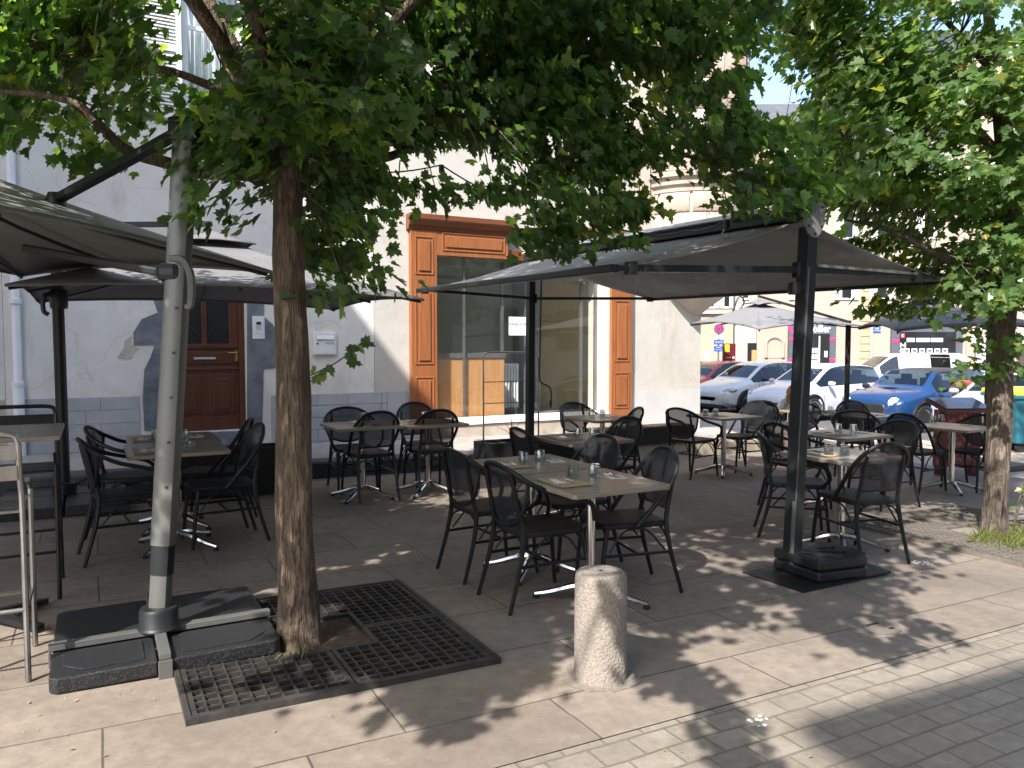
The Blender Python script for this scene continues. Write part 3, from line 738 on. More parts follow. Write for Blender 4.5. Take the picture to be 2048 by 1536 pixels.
# tableware -------------------------------------------------------------
def make_glass():
    m = MB(); n = 20
    def ring(r, z): return [((r*(1+.035*math.cos(10*2*PI*k/n)))*math.cos(2*PI*k/n), (r*(1+.035*math.cos(10*2*PI*k/n)))*math.sin(2*PI*k/n), z) for k in range(n+1)]
    m.grid([ring(.037,0),ring(.036,.03),ring(.033,.07),ring(.030,.086),ring(.004,.087)])
    m.grid([ring(.034,.001),ring(.033,.03),ring(.030,.066),ring(.025,.072),ring(.004,.073)])
    return m.build('water_glass', 'tumbler')
GL = None
def glass(px, py, label):
    global GL
    p = gp(px, py, .7455)
    if GL is None: GL = o = make_glass(); tag(o, label, 'glass', 'upturned water glasses on the tables')
    else: o = GL.copy(); COL.objects.link(o); o['label'] = label
    o.location = p; o.rotation_euler = (0,0,random.random()*3); return o
for px,py,l in [
 (1047,929,'left upturned glass on the far half of the table behind the bollard'),
 (1080,925,'right upturned glass on the far half of the table behind the bollard'),
 (1145,958,'left upturned glass on the near half of the table behind the bollard'),
 (1189,956,'right upturned glass on the near half of the table behind the bollard'),
 (1157,875,'left upturned glass on the table in front of the black planter'),
 (1186,873,'right upturned glass on the table in front of the black planter'),
 (1184,833,'left upturned glass on the table by the right wooden pilaster'),
 (1205,833,'right upturned glass on the table by the right wooden pilaster'),
 (1411,833,'left glass on the sunlit table before the house corner'),
 (1431,832,'right glass on the sunlit table before the house corner'),
 (1676,865,'left glass on the second table behind the front awning post'),
 (1707,866,'right glass on the second table behind the front awning post'),
 (1657,910,'left glass on the nearest table behind the front awning post'),
 (1689,912,'right glass on the nearest table behind the front awning post'),
 (1643,824,'left glass on the far table in front of the white hatchback'),
 (1661,824,'right glass on the far table in front of the white hatchback'),
 (1866,844,'left glass on the rightmost table before the maroon lectern'),
 (1882,843,'right glass on the rightmost table before the maroon lectern'),
 (727,842,'glass on the double table below the mailbox, left half'),
 (848,838,'glass on the double table before the left wooden pilaster'),
 (311,880,'glass at the back left of the table behind the umbrella mast'),
 (321,893,'glass at the front left of the table behind the umbrella mast'),
 (366,880,'glass right of the umbrella mast on the table before the door'),
 (1568,812,'glass on the table of the seated blond person'),
]: glass(px,py,l)
def make_mat():
    t = thing('place_setting', 'x', 'place setting')
    m = MB(); m.box(-.16,.16,-.11,.11,0,.0012); m.build('paper_mat', 'kraft', t, smooth=0)
    m = MB(); m.prism([(-.09,-.05),(.03,-.075),(.06,.03),(-.06,.055)], .0016, .006); m.build('napkin', 'napkin', t, smooth=0)
    m = MB(); m.tube([(-.07,-.01,.009),(.03,-.02,.009)], .0035, 5)
    for k in (-1,0,1): m.tube([(.03,-.02+k*.006,.009),(.075,-.026+k*.007,.013)], .0016, 4)
    m.build('fork', 'chrome', t, smooth=0)
    m = MB(); m.tube([(-.07,.015,.009),(.02,.008,.009)], .0035, 5); m.obox((.055,.004,.009),(.038,.008,.001),Matrix.Rotation(-.1,3,'Z')); m.build('knife', 'chrome', t, smooth=0)
    return t
PS = None
def setting(u, v, rz, label):
    global PS
    loc = (u, v, g(u)+.7462); r = math.radians(rz)
    if PS is None:
        PS = make_mat(); PS.location = loc; PS.rotation_euler = (0,0,r); PS['label'] = label; PS['group'] = 'paper place mats with napkin and cutlery'; return
    dup(PS, loc, r, label)
for a in [
 (2.40,3.78,-90,'place mat at the left of the near table half behind the bollard'),
 (2.76,3.80,90,'place mat at the right of the near table half behind the bollard'),
 (2.42,4.50,-90,'place mat at the left of the far table half behind the bollard'),
 (2.78,4.52,90,'place mat at the right of the far table half behind the bollard'),
 (2.34,7.28,0,'place mat in front on the left half of the table below the mailbox'),
 (2.34,7.66,180,'place mat at the back on the left half of the table below the mailbox'),
 (3.04,7.66,180,'place mat at the back before the left wooden pilaster'),
 (.34,6.05,-90,'place mat left of the grey umbrella mast, near table half'),
 (.36,6.80,-90,'place mat left of the grey umbrella mast, far table half'),
 (.72,6.84,90,'place mat right of the grey umbrella mast before the door'),
 (3.62,5.70,-90,'place mat at the left of the table before the planter'),
 (3.98,5.72,90,'place mat at the right of the table before the planter'),
 (5.30,7.3,90,'place mat on the table by the right wooden pilaster'),
 (6.78,7.2,-90,'place mat at the left of the sunlit table before the house corner'),
 (7.10,7.08,90,'place mat at the right of the sunlit table before the house corner'),
 (6.34,5.12,-90,'place mat at the left of the second table behind the front post'),
 (6.68,5.06,90,'place mat at the right of the second table behind the front post'),
 (4.98,4.12,-90,'place mat at the left of the nearest table behind the front post'),
 (5.26,3.9,60,'place mat at the right of the nearest table behind the front post'),
 (9.10,6.7,0,'place mat on the far table before the blue hatchback'),
 (8.70,5.2,90,'place mat on the rightmost table before the lectern'),
]: setting(*a)
def ashtray(px, py, label):
    m = MB(); m.lathe([(.045,0),(.052,.004),(.055,.032),(.05,.034),(.042,.01),(.0,.009)],18, cap=False)
    o = m.build('ashtray', 'tumbler'); o.location = gp(px,py,.7455); tag(o, label, 'ashtray', 'glass ashtrays')
ashtray(824,846,'glass ashtray on the double table below the mailbox')
ashtray(375,894,'glass ashtray right of the grey umbrella mast')
ashtray(1141,873,'glass ashtray on the table before the planter')
m = MB(); m.prism([(-.1,-.07),(.07,-.1),(.1,.05),(-.06,.09)],0,.012); o = m.build('folded_cloth','green_cloth',bevel=.004); o.location=(8.72,6.98,g(8.7)+.7465); tag(o,'folded dark green cloth on the far table before the white hatchback','cloth')

# ------------------------------------------------------------------ high table and bar stools at the left
ht = thing('high_table', 'high narrow bar table at the left edge with a dark top', 'table', (-.52,4.86,g(-.5)))
m = MB(); m.box(-.36,.36,-.35,.35,1.005,1.03); m.build('tabletop', 'table_wood', ht, smooth=0, bevel=.005)
m = MB(); m.lathe([(.04,.05),(.035,.98),(.12,.99),(.12,1.004)],16); m.build('column', 'black_metal', ht)
for k in range(4):
    a = PI/4+k*PI/2; m = MB(); m.bar((0,0,.06),(.34*math.cos(a),.34*math.sin(a),.02),.05,.03); m.build('foot', 'black_metal', ht, smooth=0)
p = gp(2,862,1.03)
o = GL.copy(); COL.objects.link(o); o.location = (-.62,4.72,g(-.6)+1.031); o['label'] = 'glass on the high bar table at the left edge'
def make_stool(mat):
    t = thing('bar_stool', 'x', 'bar stool')
    for s in (-1,1):
        m = MB(); m.tube(spline([(s*.21,.22,0),(s*.21,.21,.70),(s*.21,.2,.80),(s*.205,.12,.845)],4), .0125, 8); m.build('leg', mat, t)
        m = MB(); m.tube(spline([(s*.21,-.24,0),(s*.205,-.2,.74),(s*.2,-.21,.9),(s*.2,-.235,1.06)],4), .0125, 8); m.build('leg', mat, t)
    m = MB(); m.tube(spline([(-.2,-.235,1.06),(-.17,-.24,1.1),(0,-.245,1.105),(.17,-.24,1.1),(.2,-.235,1.06)],4), .0125, 8); m.build('back_rail', mat, t)
    m = MB()
    for z in (.93,1.02): m.obox((0,-.222-(z-.9)*.1,z),(.195,.005,.034),Matrix.Rotation(.1,3,'X'))
    m.build('back_slat', mat, t, smooth=0, bevel=.003)
    m = MB()
    for k in range(5): m.box(-.2,.2,-.19+k*.078,-.19+k*.078+.066,.745,.76)
    m.build('seat', mat, t, smooth=0, bevel=.004)
    m = MB(); m.tube([(-.21,.215,.28),(.21,.215,.28)],.01,6); m.tube([(-.205,-.225,.32),(.205,-.225,.32)],.01,6)
    for s in (-1,1): m.tube([(s*.208,.215,.3),(s*.206,-.225,.3)],.01,6)
    m.build('footrest', mat, t)
    return t
s1 = make_stool('steel_tube'); s1.location = (-.50,4.20,g(-.5)); s1['label'] = 'pale steel bar stool nearest us at the left edge'; s1['group'] = 'slatted metal bar stools at the high table'
s2 = make_stool('black_metal'); s2.location = (-.42,5.40,g(-.4)); s2.rotation_euler = (0,0,PI); s2['label'] = 'dark metal bar stool behind the high table, facing us'; s2['group'] = 'slatted metal bar stools at the high table'

# ------------------------------------------------------------------ stone bollard
bo = thing('stone_bollard', 'short round rough stone bollard in the foreground, dappled by leaf shade', 'bollard', (2.03,2.88,g(2.03)))
m = MB(); m.lathe([(.128,0),(.122,.01),(.12,.47),(.116,.488),(.106,.497),(.02,.5)],48); m.build('shaft', 'bollard_stone', bo, smooth=50)
m = MB(); m.lathe([(.0,.5),(.008,.5),(.008,.503),(0,.503)],10); m.build('bolt_hole', 'trim_black', bo)
# mortar patch round its foot
m = MB(); rr = random.Random(3); pl = [(math.cos(2*PI*k/28)*(.15+.05*rr.random()), math.sin(2*PI*k/28)*(.145+.05*rr.random())) for k in range(28)]
m.prism(pl, .0, .003); o = structure(m.build('mortar_patch', 'patch_mortar', smooth=0)); o.location = (2.03,2.88,g(2.03)+.001); o.rotation_euler = (0,math.atan(.02),0)

# ------------------------------------------------------------------ planters, trellis, benches
def planter(loc, lx, ly, h, label):
    t = thing('planter_box', label, 'planter', loc); w = .02
    m = MB(); m.box(-lx/2,lx/2,-ly/2,-ly/2+w,0,h); m.box(-lx/2,lx/2,ly/2-w,ly/2,0,h); m.box(-lx/2,-lx/2+w,-ly/2+w,ly/2-w,0,h); m.box(lx/2-w,lx/2,-ly/2+w,ly/2-w,0,h)
    m.build('box', 'black_plastic', t, smooth=0, bevel=.003)
    m = MB(); m.box(-lx/2+w,lx/2-w,-ly/2+w,ly/2-w,h-.09,h-.05); m.build('soil', 'brown_soil', t, smooth=0)
    return t
pb = planter((4.72,8.36,g(4.7)), 1.25, .36, .40, 'black planter box holding a trellis and a bare twig, below the shop window')
m = MB(); m.tube(spline([(-.30,-.04,.38),(-.42,-.03,.37),(-.56,0,.39),(-.575,0,.46),(-.575,0,.6)],3),.011,8)
m.tube([(-.575,0,.6),(-.575,0,1.42)] + spline([(-.575,0,1.42),(-.56,0,1.47),(-.5,0,1.49)],3) + [(.12,0,1.49)] + spline([(.12,0,1.49),(.18,0,1.47),(.2,0,1.42)],3) + [(.2,0,.33)], .011, 8)
for z in (.62,.87,1.13): m.tube([(-.575,0,z),(.2,0,z)],.006,6)
m.build('trellis', 'steel_tube', pb)
tw = MB(); tw.tube([(-.18,.02,.33),(-.17,.02,.5),(-.175,.02,.66)],[.012,.01,.004],6)
for a in ((-.2,.1),(.14,.16),(.1,.05),(-.13,.2)): tw.tube([(-.172,.02,.47),(-.172+a[0]*.5,.02,.47+a[1]*.6),(-.172+a[0],.02,.47+a[1])],[.004,.003,.0015],5)
tag(tw.build('bare_twig', 'bark'), 'bare dead twig sticking up from the planter below the shop window', 'plant').location = (4.72,8.36,g(4.7))
planter((1.12,8.16,g(1.1)), 1.15, .34, .48, 'black planter box left of the big tree trunk, in front of the door')
pb2 = thing('planter_bench', 'long low black planter on the kerb before the house corner', 'planter', (6.9,8.95,g(6.9)+.19))
m = MB(); m.box(-.95,.95,-.2,.16,.0,.24); m.build('box', 'black_plastic', pb2, smooth=0, bevel=.006)
m = MB(); m.box(-.93,.93,-.18,.14,.243,.25); m.build('soil', 'brown_soil', pb2, smooth=0)

# ------------------------------------------------------------------ umbrellas
def canopy_mesh(C, corners, sag=.05, n=10, drop=.0):
    """square canopy: four panels between hip ribs, edges and surface sag a little; corners world, C crest"""
    m = MB(); C = Vector(C); cs = [Vector(c) for c in corners]
    for i in range(4):
        a, b = cs[i], cs[(i+1)%4]; rows = []
        for r in range(n+1):
            f = r/n; row = []
            for k in range(n+1):
                s = k/n; e = a.lerp(b, s); e = e + Vector((0,0,1))*(sag*1.2*4*s*(1-s)); p = C.lerp(e, f)
                p.z -= sag*.9*math.sin(PI*f)*(.4+2.4*s*(1-s)); row.append(p)
            rows.append(row)
        m.grid(rows)
        if drop:
            e = rows[-1]; m.grid([e, [p - Vector((0,0,drop)) for p in e]])
    return m
def umbrella(label, base, mast_top, C, corners, mat, mast_mat, r, parts=True, slider=None):
    base = Vector(base); t = thing('cantilever_umbrella', label, 'umbrella', base)
    W = lambda p: Vector(p) - base
    c = [W(x) for x in corners]; C = W(C)
    canopy_mesh(C, c, drop=.02).build('canopy', mat, t, smooth=60, solid=.004)
    ribs = list(c) + [c[i].lerp(c[(i+1)%4],.5)+Vector((0,0,.05)) for i in range(4)]
    for p in ribs:
        q = C - Vector((0,0,.10)); mid = q.lerp(p,.5) - Vector((0,0,.07)); e = q.lerp(p,.985) - Vector((0,0,.035))
        m = MB(); m.tube(spline([q,mid,e],3), .012, 6); m.build('rib', 'dark_alu', t)
    vent = [C.lerp(x,.22) + Vector((0,0,.055)) for x in c]
    canopy_mesh(C + Vector((0,0,.06)), vent, .02, 4, .012).build('vent_flap', mat, t, smooth=60, solid=.004)
    m = MB(); m.lathe([(.05,-.18),(.06,-.12),(.06,-.03)],12,C); m.build('hub', 'dark_alu', t)
    return t, W, C, c
# 1 : front left, grey mast
b1 = Vector((.28,4.2,g(.28)))
mt = at(372,262,3.78); sl = at(342,545,3.78); bs = at(318,1245,3.80)
C1 = (-1.05,5.3,2.64); K1 = [(1.02,5.10,1.97),(-.5,7.6,2.08),(-3.3,5.6,2.25),(-1.7,3.0,2.12)]
u1, W, C, c = umbrella('large grey cantilever umbrella with a slanted grey mast, at the left of the front tree', b1, mt, C1, K1, 'canvas_dark', 'grey_alu', .06)
def mast_mesh(pts, rx, ry, n=12):
    m = MB(); pts = [Vector(p) for p in pts]; d = (pts[-1]-pts[0]).normalized(); x = (Vector((.88,-.477,0)) - d*Vector((.88,-.477,0)).dot(d)).normalized(); y = d.cross(x)
    rows = [[p + x*rx*math.copysign(abs(math.cos(2*PI*k/n+PI/n))**.7,math.cos(2*PI*k/n+PI/n)) + y*ry*math.copysign(abs(math.sin(2*PI*k/n+PI/n))**.7,math.sin(2*PI*k/n+PI/n)) for k in range(n+1)] for p in pts]
    m.grid(rows); m.add(rows[0][:-1],[tuple(range(n))]); m.add(rows[-1][:-1],[tuple(range(n))]); return m
lo = W(bs); hi = W(mt)
mast_mesh([lo.lerp(hi,.16), hi], .058, .05).build('mast', 'grey_alu', u1, smooth=30)
mast_mesh([lo, lo.lerp(hi,.105)], .05, .043).build('mast_foot', 'grey_alu', u1, smooth=30)
mast_mesh([lo.lerp(hi,.10), lo.lerp(hi,.165)], .053, .046).build('mast_sleeve', 'dark_alu', u1, smooth=30)
m = MB(); m.lathe([(.098,.116),(.094,.125),(.09,.13),(.09,.2),(.082,.215),(.05,.22)],24,(lo.x,lo.y,0)); m.build('socket', 'dark_alu', u1)
m = MB(); ax = (hi-lo).normalized(); m.obox(hi+ax*.0, (.07,.062,.06), Matrix.Rotation(-A,3,'Z')); m.build('mast_cap', 'dark_alu', u1, smooth=0, bevel=.02)
st = W(at(112,400,4.35)); top = W(at(352,268,3.80))
m = MB(); m.bar(top, st, .06, .045); m.build('arm', 'dark_alu', u1, smooth=0, bevel=.01)
m = MB(); m.lathe([(.05,-.03),(.055,0),(.04,.04)],14,st); m.build('arm_joint', 'dark_alu', u1)
s0 = W(sl)
m = MB(); m.obox(s0,(.062,.056,.045),Matrix.Rotation(-A,3,'Z')); m.build('slider', 'dark_alu', u1, smooth=0, bevel=.03)
rv = Vector(RT); fv = Vector((math.sin(A),math.cos(A),0))
m = MB(); m.tube(spline([s0+rv*.03-fv*.08+Vector((0,0,.06)), s0+rv*.10-fv*.09+Vector((0,0,.05)), s0+rv*.135-fv*.09-Vector((0,0,.03)), s0+rv*.13-fv*.09-Vector((0,0,.16)), s0+rv*.105-fv*.09-Vector((0,0,.17))],4), spl_r([.015,.018,.02,.018,.012],4), 8); m.build('handle', 'grey_alu', u1)
m = MB(); m.bar(s0-rv*.05, W((-.3,4.75,2.0)), .05,.04); m.build('rib_arm', 'dark_alu', u1, smooth=0, bevel=.01)
m = MB()
for k in range(5):
    q = lo.lerp(hi,.28+k*.09); m.obox(q - fv*.05 + rv*.02, (.006,.004,.006), Matrix.Rotation(-A,3,'Z'))
m.build('pin_hole', 'trim_black', u1, smooth=0)
# cross frame with slabs
m = MB(); cx, cy = lo.x, lo.y
m.box(-.5,.5,cy-.025,cy+.025,.085,.115); m.box(cx-.025,cx+.025,-.46,.52,.085,.114); m.box(-.5,-.488,cy-.03,cy+.03,.0,.085); m.box(.488,.5,cy-.03,cy+.03,0,.085); m.box(cx-.03,cx+.03,-.472,-.46,0,.085)
m.build('cross_frame', 'grey_alu', u1, smooth=0, bevel=.003)
for sx in (-1,1):
    for sy in (-1,1):
        x0,x1 = (cx-.03, -.485) if sx < 0 else (cx+.03, .485); y0,y1 = (cy-.03,-.45) if sy < 0 else (cy+.03,.5); k = .07*1
        xs = sorted((x0,x1)); ys = sorted((y0,y1)); m = MB()
        def oct_(a0,a1,b0,b1,k):
            P8 = []
            for (X,Y,cut) in ((a0,b0,sx<0 and sy<0),(a1,b0,sx>0 and sy<0),(a1,b1,sx>0 and sy>0),(a0,b1,sx<0 and sy>0)):
                if cut:
                    if (X,Y) in ((a0,b0),(a1,b1)): P8 += [(X,Y+(k if Y==b0 else -k)),(X+(k if X==a0 else -k),Y)]
                    else: P8 += [(X+(k if X==a0 else -k),Y),(X,Y+(k if Y==b0 else -k))]
                else: P8.append((X,Y))
            return P8
        m.prism(oct_(xs[0],xs[1],ys[0],ys[1],.03), .012, .082); m.build('ballast_slab', 'dark_slab', u1, smooth=0, bevel=.008)
        m = MB(); m.prism(oct_(xs[0]+.05,xs[1]-.05,ys[0]+.05,ys[1]-.05,.08), .0825, .088); m.build('slab_relief', 'dark_slab', u1, smooth=0, bevel=.004)
# 2 : behind, over the door
b2 = Vector((-.27,8.25,g(-.27)))
C2 = (1.02,7.85,2.52); K2 = [(2.58,6.38,1.90),(2.62,9.35,1.93),(-.5,9.35,1.95),(-.52,6.28,1.91)]
u2, W, C, c = umbrella('grey umbrella behind the front tree, spread before the wooden door', b2, None, C2, K2, 'canvas_grey', 'black_metal', .05)
m = MB(); m.tube([(0,0,.1),(-.01,0,2.62)], .05, 12); m.build('mast', 'black_metal', u2)
m = MB(); m.bar((-.01,0,2.58), C+Vector((0,0,.12)), .06,.045); m.build('arm', 'black_metal', u2, smooth=0)
m = MB(); m.tube(spline([(-.03,-.06,1.95),(-.11,-.07,1.93),(-.12,-.07,1.8),(-.08,-.07,1.76)],4), .02, 8); m.lathe([(.07,1.82),(.075,1.86),(.075,1.98),(.06,2.0)],14); m.build('handle', 'black_plastic', u2)
m = MB(); m.lathe([(.1,.1),(.1,.2),(.06,.22)],16); m.tube([(.06,0,.17),(.2,-.03,.24)],.012,6); m.build('socket', 'black_metal', u2)
for sx in (0,1):
    for sy in (0,1): m = MB(); m.box(-.5+sx*.52,-.0+sx*.52,-.62+sy*.62,-.02+sy*.62,.005,.095); m.build('ballast_slab', 'dark_slab', u2, smooth=0, bevel=.008)
# 3 and 4 : on the right
b3 = Vector((9.55,7.45,g(9.55)))
C3 = (8.85,8.5,2.12); K3 = [(7.55,7.22,1.70),(9.6,7.2,1.75),(10.9,9.9,1.85),(8.75,9.9,1.84)]
u3, W, C, c = umbrella('pale lit umbrella on a thin dark mast, in front of the white cars', b3, None, C3, K3, 'canvas_light', 'black_metal', .04)
m = MB(); m.tube([(0,0,0),(.0,0,2.05)], .038, 12); m.build('mast', 'black_metal', u3)
m = MB(); m.bar((0,0,2.03), C+Vector((0,0,.1)), .05,.04); m.build('arm', 'black_metal', u3, smooth=0)
m = MB(); m.tube(spline([(-.03,-.05,1.72),(-.1,-.06,1.7),(-.11,-.06,1.55),(-.08,-.06,1.52)],4), .016, 8); m.build('handle', 'black_plastic', u3)
m = MB(); m.box(-.4,.4,-.4,.4,0,.08); m.build('ballast_slab', 'dark_slab', u3, smooth=0, bevel=.01)
lp = W(at(1462,632,12.1)); m = MB(); m.tube(spline([lp+rv*.0, lp+Vector((0,0,.3))+rv*.12, lp+Vector((0,0,.2))+rv*.2, lp+rv*.02-Vector((0,0,.02))],5), .014, 6); m.build('strap', 'black_plastic', u3)
b4 = Vector((11.2,6.4,g(11.2)))
C4 = (9.0,6.05,2.06); K4 = [(7.32,5.12,1.645),(10.0,4.72,1.68),(11.4,7.0,1.75),(9.5,7.25,1.74)]
u4, W, C, c = umbrella('dark grey umbrella beyond the right tree, shaded by its leaves', b4, None, C4, K4, 'canvas_grey', 'black_metal', .04)
m = MB(); m.tube([(0,0,0),(0,0,1.98)], .038, 12); m.build('mast', 'black_metal', u4)
m = MB(); m.bar((0,0,1.97), C+Vector((0,0,.1)), .05,.04); m.build('arm', 'black_metal', u4, smooth=0)
m = MB(); m.box(-.4,.4,-.4,.4,0,.08); m.build('ballast_slab', 'dark_slab', u4, smooth=0, bevel=.01)

# ------------------------------------------------------------------ double awning
ba = Vector((4.2,3.69,g(4.2)))
aw = thing('double_awning', 'large freestanding grey double awning on two dark posts, over the right tables', 'awning', ba)
W = lambda p: Vector(p) - ba
RF, RB = at(1606,432,5.22), at(1062,516,8.95)
LF, LB = at(1226,537,4.66), at(838,581,8.30)
QF, QB = at(1902,562,6.22), at(1300,598,9.72)
RFp = RF.lerp(RB,-.02)
def wing(a0, a1, b0, b1, sag):
    m = MB(); n = 12; rows = []
    for i in range(n+1):
        f = i/n; rows.append([a0.lerp(a1,k/16).lerp(b0.lerp(b1,k/16), f) - Vector((0,0,sag*math.sin(PI*f)*(.7+.3*math.sin(k*2.2)))) for k in range(17)])
    m.grid(rows); return m
dz = Vector((0,0,.03))
wing(W(RF)-dz, W(RB)-dz, W(LF), W(LB), .05).build('canopy', 'canvas_awning', aw, smooth=80, solid=.003)
wing(W(RF)-dz, W(RB)-dz, W(QF), W(QB), .05).build('canopy', 'canvas_awning', aw, smooth=80, solid=.003)
rd = (RB-RF).normalized(); side = rd.cross(Vector((0,0,1))).normalized()
m = MB(); m.bar(W(RF)-rd*.06+Vector((0,0,.0)), W(RB)+rd*.06, .15,.07); m.build('ridge_box', 'dark_alu', aw, smooth=0, bevel=.01)
m = MB(); up_ = Vector((0,0,.10))
for s in (-1,1): m.grid([[W(RF)+up_*.95-rd*.06, W(RB)+up_*.95+rd*.06],[W(RF)+side*.11*s+Vector((0,0,.045))-rd*.06, W(RB)+side*.11*s+Vector((0,0,.045))+rd*.06]])
m.build('ridge_cover', 'white_fabric', aw, smooth=0, solid=.006)
for a,b in ((LF,LB),(QF,QB)):
    m = MB(); m.bar(W(a)-rd*.03, W(b)+rd*.03, .06,.05); m.build('front_bar', 'dark_alu', aw, smooth=0, bevel=.01)
def post(top, label_d, zb):
    base = Vector((top.x, top.y, zb)); m = MB(); m.obox((W(top)+W(base))/2 - Vector((0,0,.03)), (.055,.05,(top.z-base.z)/2-.03), Matrix.Rotation(-.03,3,'Z')); return m
PF = Vector((ba.x, ba.y, RF.z+.0)); RFx = RF
m = MB(); m.bar(W(Vector((ba.x,ba.y,ba.z+.02))), W(RF)-rd*.05-Vector((0,0,.08)), .10,.085); fp = m.build('post', 'dark_alu', aw, smooth=0, bevel=.008)
m = MB(); m.bar(W(Vector((ba.x,ba.y,ba.z+.02)))-fv*.046-rv*.018, W(RF)-rd*.05-Vector((0,0,.35))-fv*.046-rv*.018, .03,.012); m.build('track', 'grey_alu', aw, smooth=0)
bb = Vector((RB.x-.02, RB.y+.0, g(RB.x)))
m = MB(); m.bar(W(bb), W(RB)-Vector((0,0,.06)), .09,.08); m.build('post', 'dark_alu', aw, smooth=0, bevel=.008)
# end plate : shield-shaped casting at the front
m = MB(); cc = W(RF)-rd*.10; sh = [(-.075,.055),(-.05,.08),(.05,.08),(.075,.055),(.075,-.06),(.045,-.13),(.02,-.155),(-.02,-.155),(-.045,-.13),(-.075,-.06)]
m.prism([(x,z) for x,z in sh], -.012, .012, 'y'); o = m.build('end_plate', 'grey_alu_pale', aw, smooth=0, bevel=.006); o.location = cc + Vector((0,0,.0)); o.rotation_euler = (0,0,-.25)
m = MB()
for x,z in ((-.05,-.08),(.05,-.08),(-.05,.05),(.05,.05),(0,-.13)): m.lathe([(0,0),(.008,0),(.008,.006),(0,.006)],8,(0,0,0)) if False else m.obox((x,-.015,z),(.006,.004,.006),Matrix.Identity(3))
o = m.build('bolt', 'dark_alu', aw, smooth=0); o.location = cc; o.rotation_euler = (0,0,-.25)
# folding arms
def arm(pz, elbow, tip, w=.055):
    m = MB(); m.bar(W(pz), W(elbow), w,w*.8); m.bar(W(elbow), W(tip), w*.8,w*.6); m.lathe([(.04,-.04),(.045,0),(.04,.04)],12,W(elbow)); m.lathe([(.05,-.05),(.055,0),(.05,.05)],12,W(pz))
    m.build('folding_arm', 'dark_alu', aw, smooth=30)
zf = at(1600,540,5.22)
arm(zf, at(1262,537,4.75), LF); arm(zf, at(1832,552,6.0), QF)
m = MB(); m.bar(W(at(1632,531,5.26)), W(at(1834,548,5.98)), .03,.02); m.build('arm_cover', 'grey_alu_pale', aw, smooth=0)
zb = RB - Vector((0,0,.55)) ; zb = at(1066,597,8.93)
arm(zb, at(850,580,8.35), LB, .04); arm(zb, at(1300,597,9.6), QB, .04)
m = MB(); m.lathe([(.05,-.04),(.055,0),(.05,.04)],12,W(at(1592,577,5.20))); m.lathe([(.045,-.04),(.05,0),(.045,.04)],12,W(at(1612,575,5.2))); m.build('knob', 'black_plastic', aw)
# crank handle on the back post
cz = lambda px,py: W(at(px,py,8.84))
m = MB(); m.tube([cz(1083,560),cz(1079,752)] + spline([cz(1079,752),cz(1082,765),cz(1098,773),cz(1103,785)],3) + [cz(1102,800)], .009, 6); m.build('crank', 'black_metal', aw)
m = MB(); m.tube([cz(1102,800),cz(1101,815)], .016, 8); m.build('crank_grip', 'black_plastic', aw)
# foot plate and weights of the front post
m = MB(); q = [gp(1485,1146),gp(1605,1186),gp(1782,1150),gp(1680,1112)]
qq = [(p.x-ba.x,p.y-ba.y) for p in q]; m.prism(qq, .003, .014); m.build('foot_plate', 'black_metal', aw, smooth=0)
for k in range(2):
    m = MB(); z0 = .015+k*.075; P8 = [(-.07,-.32),(.32,-.38),(.40,-.32),(.44,-.18),(.38,.02),(.33,.06),(-.07,.08)]
    P8 = [(x+.02,y+.04) for x,y in P8]; m.prism(P8, z0, z0+.07); m.build('weight', 'black_plastic', aw, smooth=0, bevel=.016)
m = MB()
for a,b in (((.05,-.02),(.3,-.2)),((.05,.0),(.33,-.08)),((.02,-.06),(.16,-.28))): m.bar((a[0],a[1],.166),(b[0],b[1],.166),.03,.008)
m.build('weight_relief', 'black_plastic', aw, smooth=0)
# lamps hung along the ridge
cb = MB(); pts = [at(700,342,5.4), at(883,330,5.9), at(1010,392,6.3), at(1180,432,6.2), at(1282,465,6.1), at(1370,462,5.8), at(1453,440,5.45), at(1530,428,5.3), at(1606,425,5.15)]
pts2 = []
for i in range(len(pts)-1):
    for k in range(6):
        f = k/6; p = pts[i].lerp(pts[i+1], f); p.z -= .03*math.sin(PI*f); pts2.append(p)
sl_ = thing('string_light', 'black cable of clear festoon bulbs strung from the front tree to the awning ridge', 'string lights', pts[0])
cb.tube([p-pts[0] for p in pts2+[pts[-1]]], .006, 6); cb.build('cable', 'black_metal', sl_)
for p in (pts[1], pts[4], pts[6]):
    b_ = p - pts[0]
    m = MB(); m.lathe([(.02,.0),(.022,-.03),(.02,-.06)],10,b_); s_ = m.build('socket', 'black_plastic', sl_)
    m = MB(); m.lathe([(.016,-.06),(.03,-.085),(.034,-.11),(.026,-.135),(.004,-.145)],14,b_); m.build('bulb', 'bulb_glass', s_)
